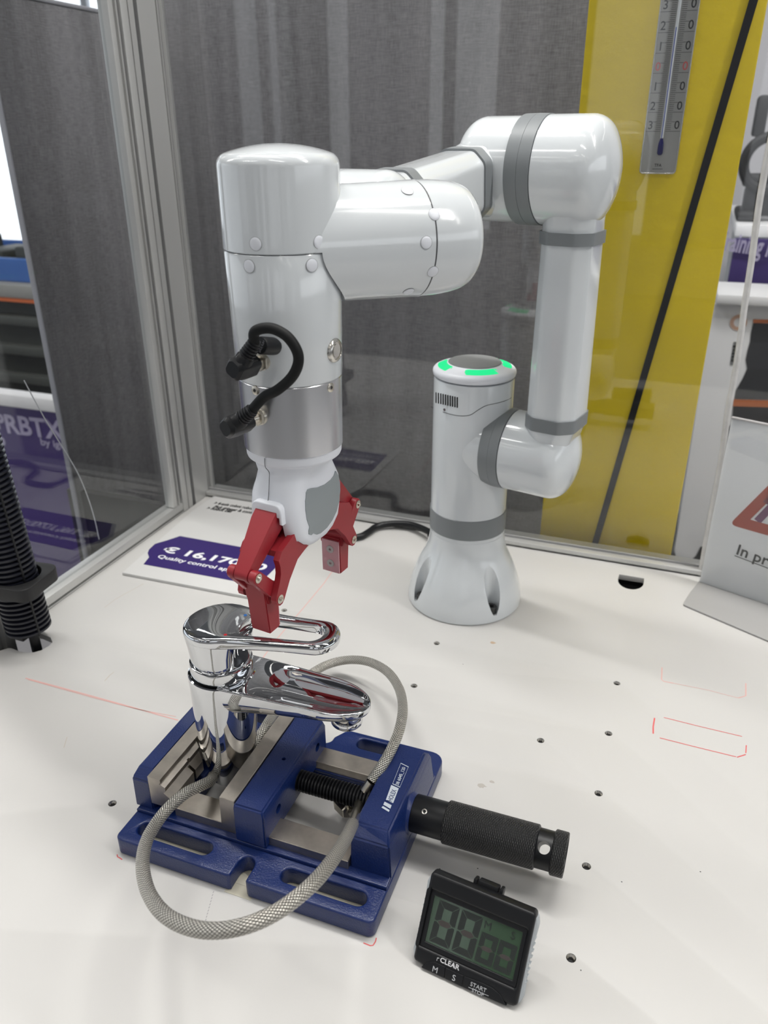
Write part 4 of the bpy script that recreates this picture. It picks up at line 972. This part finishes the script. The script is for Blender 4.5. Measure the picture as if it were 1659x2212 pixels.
for nm, P, tx_, sz in (('minute_button', [(205, 1612), (250, 1570), (330, 1562), (425, 1612), (415, 1712)], ('M', (300, 1648)), .0058),
                       ('second_button', [(432, 1616), (588, 1690), (575, 1788), (422, 1714)], ('S', (478, 1728)), .0060),
                       ('start_button', [(594, 1692), (760, 1755), (850, 1800), (920, 1860), (975, 1962), (582, 1792)], None, 0)):
    q_ = ppx(P); c_ = sum(q_, V((0, 0))) / len(q_)
    b_ = add(nm, plate([[tuple(c_ + (p - c_) * .97) for p in q_]], -.002, .0006, .0003, TM), black, tm)
    if tx_: ttext('lettering', tx_[0], tx_[1], sz, gp, b_, .0007, 0)
    else:
        ttext('lettering', 'START', (643, 1778), .0041, gp, b_, .0007, 0); ttext('lettering', 'STOP', (655, 1832), .0038, gp, b_, .0007, 0)
        l0, l1 = ppx([(632, 1789), (812, 1868)]); dd = (l1 - l0).normalized(); n2 = V((-dd.y, dd.x)) * .00012
        add('divider_line', plate([[tuple(l0 + n2), tuple(l0 - n2), tuple(l1 - n2), tuple(l1 + n2)]], .0006, .0008, 0, TM), gp, b_)
ttext('lettering', 'CLEAR', (372, 1565), .0050, mat('white_lettering', (.75, .75, .77), .5), tm, .0001, .00008)
for P in ([(347, 1555), (352, 1530), (368, 1534)], [(486, 1592), (500, 1597), (494, 1620)]):
    q_ = ppx(P); bm_ = tube([FTm.w(p.x, p.y, .0001) for p in q_], .00018, 6, smoothpath=False); add('bracket_mark', bm_, MATS['white_lettering'], tm)
sg = mat('side_grip_grey', (.42, .45, .47), .6)
for s, xx in ((1, TWd), (-1, 0)):
    secs = []
    for k in range(13):
        t = k / 12; y = .002 + (THt - .006) * t; bul = .0022 * (1 - .75 * math.sin(pi * t) ** 2) * (1 if 0 < k < 12 else .2)
        secs.append([FTm.w(xx - s * .0015, y, -.0025), FTm.w(xx + s * bul, y, -.0035), FTm.w(xx + s * (bul + .0006), y, -.007), FTm.w(xx + s * bul, y, -.0115), FTm.w(xx - s * .0015, y, -.0125)])
    g_ = add('side_grip', loft(secs), sg, tm)
    rbm = bmesh.new()
    for k in range(8):
        y = .016 + k * .0045; box((xx + s * .0004 if s > 0 else xx - .0024, y, -.0095), (xx + .0024 if s > 0 else xx - .0004, y + .0007, -.0050), .0002, 1, bm=rbm)
    rbm.transform(TM); add('grip_ridge', rbm, sg, g_)
h0, h1_ = ppx([(640, 880), (912, 985)])
for a0, a1 in ((h0.x, h0.x + .0030), (h0.x + .0036, h1_.x - .0036), (h1_.x - .0030, h1_.x)):
    add('stand_hinge', box((a0, THt - .004, -.0165), (a1, THt + .0035, -.0090), .0012, 2, mtx=TM), black, tm)
# folding foot behind
hp_ = FTm.w(TWd / 2, THt - .004, -.014); fp_ = V((hp_.x, hp_.y, .0012)) + back * .022
x_ = tx
add('stand_leg', loft([[hp_ + x_ * .014, hp_ - x_ * .014, hp_ - x_ * .014 - back * .002, hp_ + x_ * .014 - back * .002], [fp_ + x_ * .012, fp_ - x_ * .012, fp_ - x_ * .012 - back * .002, fp_ + x_ * .012 - back * .002]]), black, tm)

# ================================================================== CABLES
tag(add('power_cable', tube([V((-.300, 1.000, .012)), onz(925, 1148, .012), onz(890, 1134, .010), onz(850, 1131, .009), onz(815, 1137, .007), onz(795, 1150, .006), onz(778, 1159, .0055), onz(755, 1160, .0055), onz(700, 1148, .0055), V((-.47, 1.003, .0055)), V((-.472, 1.017, .0055))], .0049, 12, 6), black), 'black power cable curling on the bench behind the gripper', 'cable')
cdu = thing('cable_conduit', 'black ribbed cable conduit standing in the hole at the left bench edge', 'conduit', (-.672, .588, .0))
CO = V((-.6735, .5905, 0)); cax = V((-.055, 0, 1)).normalized()
bp = [(.0215, .020)]
nr = 150
for k in range(nr):
    h = .020 + k * .0062; bp += [(.0215, h), (.0258, h + .0012), (.0258, h + .0036), (.0215, h + .0048)]
bp = [(.0195, .020)] + bp
add('ribbed_tube', lathe(bp, CO, cax, 40), mat('conduit_black', (.010, .011, .018), .30), cdu, 50)
for a_ in (-20, 120): 
    d = V((math.cos(rad(a_)), math.sin(rad(a_)), 0)) * .0250; add('split_seam', box((-.0012, -.0012, .020), (.0012, .0012, .94), 0, mtx=Matrix.Translation(CO + d) @ Matrix.Rotation(-.055, 4, 'Y')), black, cdu)
add('inner_cable', tube([CO + V((.008, 0, -.2)), CO + V((.008, -.004, .0)), CO + V((.006, 0, .06))], .006, 12, 4), black, cdu)
cl = plate([rrect(.0345, .0320, .012), circ(0, 0, .0262, 32)], .078, .094, .001, Matrix.Translation((CO.x, CO.y, 0)) @ Matrix.Rotation(rad(5), 4, 'Z'))
lug = box((-.0380, -.012, .079), (-.030, .012, .093), .002, mtx=Matrix.Translation((CO.x, CO.y, 0)))
ck = add('clamp', join(cl, lug), blackm, cdu)
add('cable_tie_slot', box((-.004, -.0335, .082), (.004, -.0315, .090), mtx=Matrix.Translation((CO.x, CO.y, 0)) @ Matrix.Rotation(rad(-12), 4, 'Z')), recess_shade, ck)

# thin clear filament hanging outside the left pane
tag(add('clear_filament', tube([onx(u, v, -.745) for u, v in ((52, 822), (75, 865), (100, 910), (125, 950), (150, 990), (172, 1030), (190, 1075), (204, 1120), (214, 1165))], .0007, 8, 6), mat('filament_white', (.55, .55, .58), .3)), 'thin pale filament hanging in a curve outside the left pane', 'filament')

# ================================================================== BEYOND THE PANES, LEFT
CYF = 1.62
ca, cb_ = ony(0, 845, CYF), ony(0, 872, CYF)
ct = thing('purple_counter', 'white topped exhibition counter with purple front beyond the left pane', 'counter', (-2.0, CYF, FLOOR))
add('counter_top', box((-3.2, CYF - .015, cb_.z), (-1.1, CYF + .03, ca.z), .004), paper, ct)
fp = add('front_panel', box((-3.15, CYF, FLOOR), (-1.12, CYF + .02, cb_.z - .002)), purple2, ct)
FC = Frame((-2.0, CYF - .0008, 0), (1, 0, 0), (0, 0, 1))
def ftext(nm, s, p0, p1, size, bold=0, par=ct, fr_=FC, m_=whitep): return wtext(nm, s, p0, p1, size, par, fr_, m_, bold=bold, off=.0006, ext=.0004)
lilac = mat('lilac_print', (.42, .38, .55), .6)
hgt = (FC.px(60, 893).y - FC.px(66, 935).y)
ftext('brand_text', 'RBTX', (14, 934), (140, 950), hgt * 1.35, .002, m_=lilac)
ftext('brand_text', 'by igus', (88, 961), (150, 971), hgt * .52, .0005, m_=lilac)
for uv_ in ((-6, 925), (-6, 962)): ftext('brand_text', 'P' if uv_[1] < 930 else 'o', uv_, (uv_[0] + 20, uv_[1] + 2), hgt * 1.1, .002, m_=lilac)
# dark slatted machine behind the counter
MY = 2.35
mc = thing('slatted_machine', 'dark slatted machine housing with grey top edge behind the purple counter', 'machine', (-3.0, MY + .3, FLOOR))
zt_ = ony(30, 612, MY).z; zb_ = FLOOR
dk1 = mat('machine_dark', (.030, .033, .030), .5); dk2 = mat('machine_slat', (.075, .08, .075), .45)
add('housing', box((-4.6, MY + .02, zb_), (-1.62, MY + .7, zt_ - .055), .005), dk1, mc)
add('top_edge', box((-4.6, MY - .03, zt_ - .05), (-1.6, MY + .7, zt_), .006), mat('machine_grey', (.30, .30, .29), .5), mc)
add('orange_stripe', box((-4.6, MY - .032, zt_ - .062), (-1.6, MY + .01, zt_ - .051)), mat('stripe_orange', (.6, .14, .04), .5), mc)
for k in range(5):
    z = zt_ - .12 - k * .115; add('slat', box((-4.6, MY - .02, z - .035), (-1.62, MY + .02, z), .004), dk2, mc)
bt_ = thing('blue_crate', 'blue crate of dark parts on the slatted machine near the window', 'crate', (-2.6, MY + .2, zt_))
bluec = mat('crate_blue', (.04, .13, .42), .5)
add('crate_shell', plate([rr_abs(-3.4, -1.75, MY + .02, MY + .5, .03), rr_abs(-3.37, -1.78, MY + .05, MY + .47, .02)], zt_ + .001, zt_ + .085, .004), bluec, bt_)
add('crate_floor', box((-3.39, MY + .03, zt_ + .002), (-1.76, MY + .49, zt_ + .012)), bluec, bt_)
for k in range(7): add('part', box((-3.2 + k * .2, MY + .08, zt_ + .012), (-3.06 + k * .2, MY + .3, zt_ + .10 + .02 * (k % 3)), .01), dk1, bt_)
# bright hall window on the far left
wz0, wz1 = ony(20, 545, 5.2).z, 2.45
wf = struct(add('window_1', box((-9, 5.2, wz0), (-3.0, 5.22, wz1)), dayl))
struct(add('trim_3', box((-9, 5.15, wz0 - .06), (-3.0, 5.25, wz0), .004), paper))
for k in range(9): o = struct(add('trim_%d' % (4 + k), box((-9 + k * .7, 5.16, wz0), (-8.95 + k * .7, 5.2, wz1), .003), mat('mullion', (.5, .53, .58), .5)))
struct(add('wall_far', box((-9, 5.26, FLOOR), (9, 5.3, CEIL)), MATS['hall_wall']))

# ================================================================== BEYOND THE PANES, RIGHT
WY2 = 1.75
pstr = thing('display_board', 'white display board printed with a black robot joint behind the yellow board', 'board', (.35, WY2, FLOOR))
FP_ = Frame((.2, WY2 - .001, 0), (1, 0, 0), (0, 0, 1))
pr = lambda x, y: (1400 + x / 2.432, 350 + y / 2.432)
bzt = ony(1620, 652, WY2).z; bx0 = .03
q0 = FP_.px(1452, 1215); 
lowz = q0.y
add('board_panel', plate([[(FP_.px(1540, 655).x, FP_.px(1540, 655).y), (.9, FP_.px(1540, 655).y), (.9, lowz), (q0.x + .03, lowz), (q0.x + .01, lowz + .006), (q0.x, lowz + .03)]], -.02, 0, .002, FP_.mat()), paper, pstr)
def poly(nm, P, m_, par=pstr, fr_=FP_, off=.0005): return add(nm, plate([[tuple(fr_.px(*p, off)) for p in P]], off, off + .0008, 0, fr_.mat()), m_, par)
ink = mat('ink_black', (.018, .018, .022), .4); ork = mat('ink_orange', (.55, .16, .05), .45)
poly('printed_joint', [pr(552, 845), pr(690, 850), pr(690, 950), pr(535, 945), pr(540, 900)], ink)
poly('printed_joint', [pr(552, 826), pr(690, 828), pr(690, 848), pr(552, 845)], ork, off=.0007)
poly('printed_joint', [pr(535, 945), pr(690, 950), pr(690, 1090), pr(520, 1085), pr(512, 1040), pr(522, 990)], mat('ink_black_gloss', (.03, .03, .035), .3))
poly('printed_joint', [pr(520, 1085), pr(690, 1090), pr(690, 1250), pr(452, 1245), pr(460, 1200), pr(495, 1140)], ink)
poly('printed_joint', [pr(450, 1246), pr(690, 1255), pr(690, 1290), pr(445, 1282)], ork, off=.0007)
poly('printed_joint', [pr(446, 1282), pr(690, 1290), pr(690, 1400), pr(600, 1385), pr(560, 1500), pr(410, 1530), pr(418, 1400), pr(440, 1370)], ink)
poly('printed_joint', [pr(215, 2098), pr(250, 2070), pr(275, 2020), pr(340, 2020), pr(340, 2105), pr(250, 2105)], ink)
cc_ = FP_.px(*pr(475, 843)); add('round_logo', plate([circ(cc_.x, cc_.y, .016, 20), circ(cc_.x, cc_.y, .009, 20)], .0005, .001, 0, FP_.mat()), mat('ink_peach', (.72, .45, .33), .5), pstr)
for k in range(6): 
    c_ = FP_.px(*pr(455 - k * 3, 960 + k * 18)); add('small_print', box((c_.x - .003, c_.y - .006, .0005), (c_.x + .003, c_.y + .006, .001), mtx=FP_.mat()), mat('ink_grey', (.2, .2, .2), .5), pstr)
tz_ = FP_.px(1540, 655).y
add('board_cap', box((FP_.px(1545, 655).x + .2, WY2 - .02, tz_ + .001), (1.1, WY2 + .14, tz_ + .022), .004), paper, pstr)
add('board_side', box((FP_.px(1545, 655).x + .21, WY2 + .022, lowz + .004), (1.09, WY2 + .28, tz_), .004), MATS['trim_grey'], pstr)
# black block standing in for the shadow gap under the board
pln = thing('shadow_gap_block', 'black block standing in for the shadow gap under the white display board', 'shadow block', (.4, WY2, FLOOR))
add('shadow_gap_body', box((q0.x - .12, WY2 - .03, FLOOR), (1.0, WY2 + .3, lowz - .004), .004), blackm, pln)
# counter with purple card, black machinery behind
CY3 = 2.25
c3 = thing('white_shelf', 'white shelf counter behind the display board with dark machinery on it', 'counter', (.7, CY3, FLOOR))
zs_ = ony(1620, 490, CY3).z
add('shelf_top', box((.10, CY3 + .05, zs_ - .03), (1.8, CY3 + .7, zs_), .004), paper, c3)
add('shelf_body', box((.12, CY3 + .08, FLOOR), (1.8, CY3 + .68, zs_ - .031), .004), mat('shelf_grey', (.42, .43, .45), .5), c3)
add('shelf_leg', box((.13, CY3, FLOOR), (.17, CY3 + .04, zs_ - .031), .004), alup, c3)
FC3 = Frame((.5, CY3 - .01, 0), (1, 0, 0), (0, 0, 1))
pc = thing('purple_banner', 'small purple banner with white lettering under the white shelf', 'banner', (.6, CY3, zs_ - .3))
a3, b3 = FC3.px(1590, 505), FC3.px(1600, 612)
add('banner_panel', box((FC3.o.x + a3.x, CY3 - .01, b3.y - .02), (FC3.o.x + a3.x + .8, CY3 - .002, a3.y - .01), .002), purple2, pc)
wtext('banner_text', 'Training Pl', (1545, 537), (1672, 556), .062, pc, FC3, lilac, bold=.0015, off=.011)
for k, (u, v, s, nm) in enumerate(((1602, 470, .05, 0), (1600, 440, .045, 1), (1625, 425, .06, 1))):
    pass
mch = thing('black_cell_machine', 'black laboratory machine with a hoop on the white shelf', 'machine', (.6, CY3 + .3, zs_))
def mbox(nm, u0, v0, u1, v1, dy=.15, th=.08, bev=.008):
    a_, b_ = ony(u0, v0, CY3 + dy), ony(u1, v1, CY3 + dy); add(nm, box((min(a_.x, b_.x), CY3 + dy, min(a_.z, b_.z)), (max(a_.x, b_.x), CY3 + dy + th, max(a_.z, b_.z)), bev), blackm, mch)
mbox('machine_foot', 1592, 456, 1640, 479, .12, .2)
mbox('machine_arm', 1608, 376, 1720, 406)
mbox('machine_bracket', 1612, 404, 1632, 460)
mbox('machine_mast', 1640, 205, 1650, 296)
mbox('machine_head', 1668, 280, 1740, 470)
hc = ony(1664, 352, CY3 + .15)
add('hoop', tube([hc + V((.062 * math.cos(t), 0, .062 * math.sin(t))) for t in [2 * pi * k / 24 for k in range(25)]], .013, 10, 2), blackm, mch)
struct(add('wall_right_back', box((.05, 3.2, FLOOR), (2.8, 3.24, CEIL), .003), mat('pale_wall', (.60, .59, .62), .7)))

# ================================================================== CEILING LAMPS (seen in the reflections)
lampm = mat('tube_glow', (1, 1, 1), .5, emit=((1, .97, .90), 7.0))
def lamp(x, y, lab_): 
    t = thing('ceiling_light', lab_, 'ceiling light', (x, y, CEIL), group='ceiling strip lights of the hall')
    r = Matrix.Translation((x, y, CEIL)) @ Matrix.Rotation(rad(-15), 4, 'Z')
    add('housing', box((-.7, -.09, -.02), (.7, .09, -.001), .004, mtx=r), paper, t)
    add('diffuser', box((-.65, -.05, -.028), (.65, .05, -.0205), .002, mtx=r), lampm, t)
for x in (-4.6, -2.7, -.8, 1.1, 3.0):
    for y in (-3.6, -2.2, .4, 2.9): lamp(x + .3 * (y > 0), y, 'long white strip light on the grey hall ceiling')
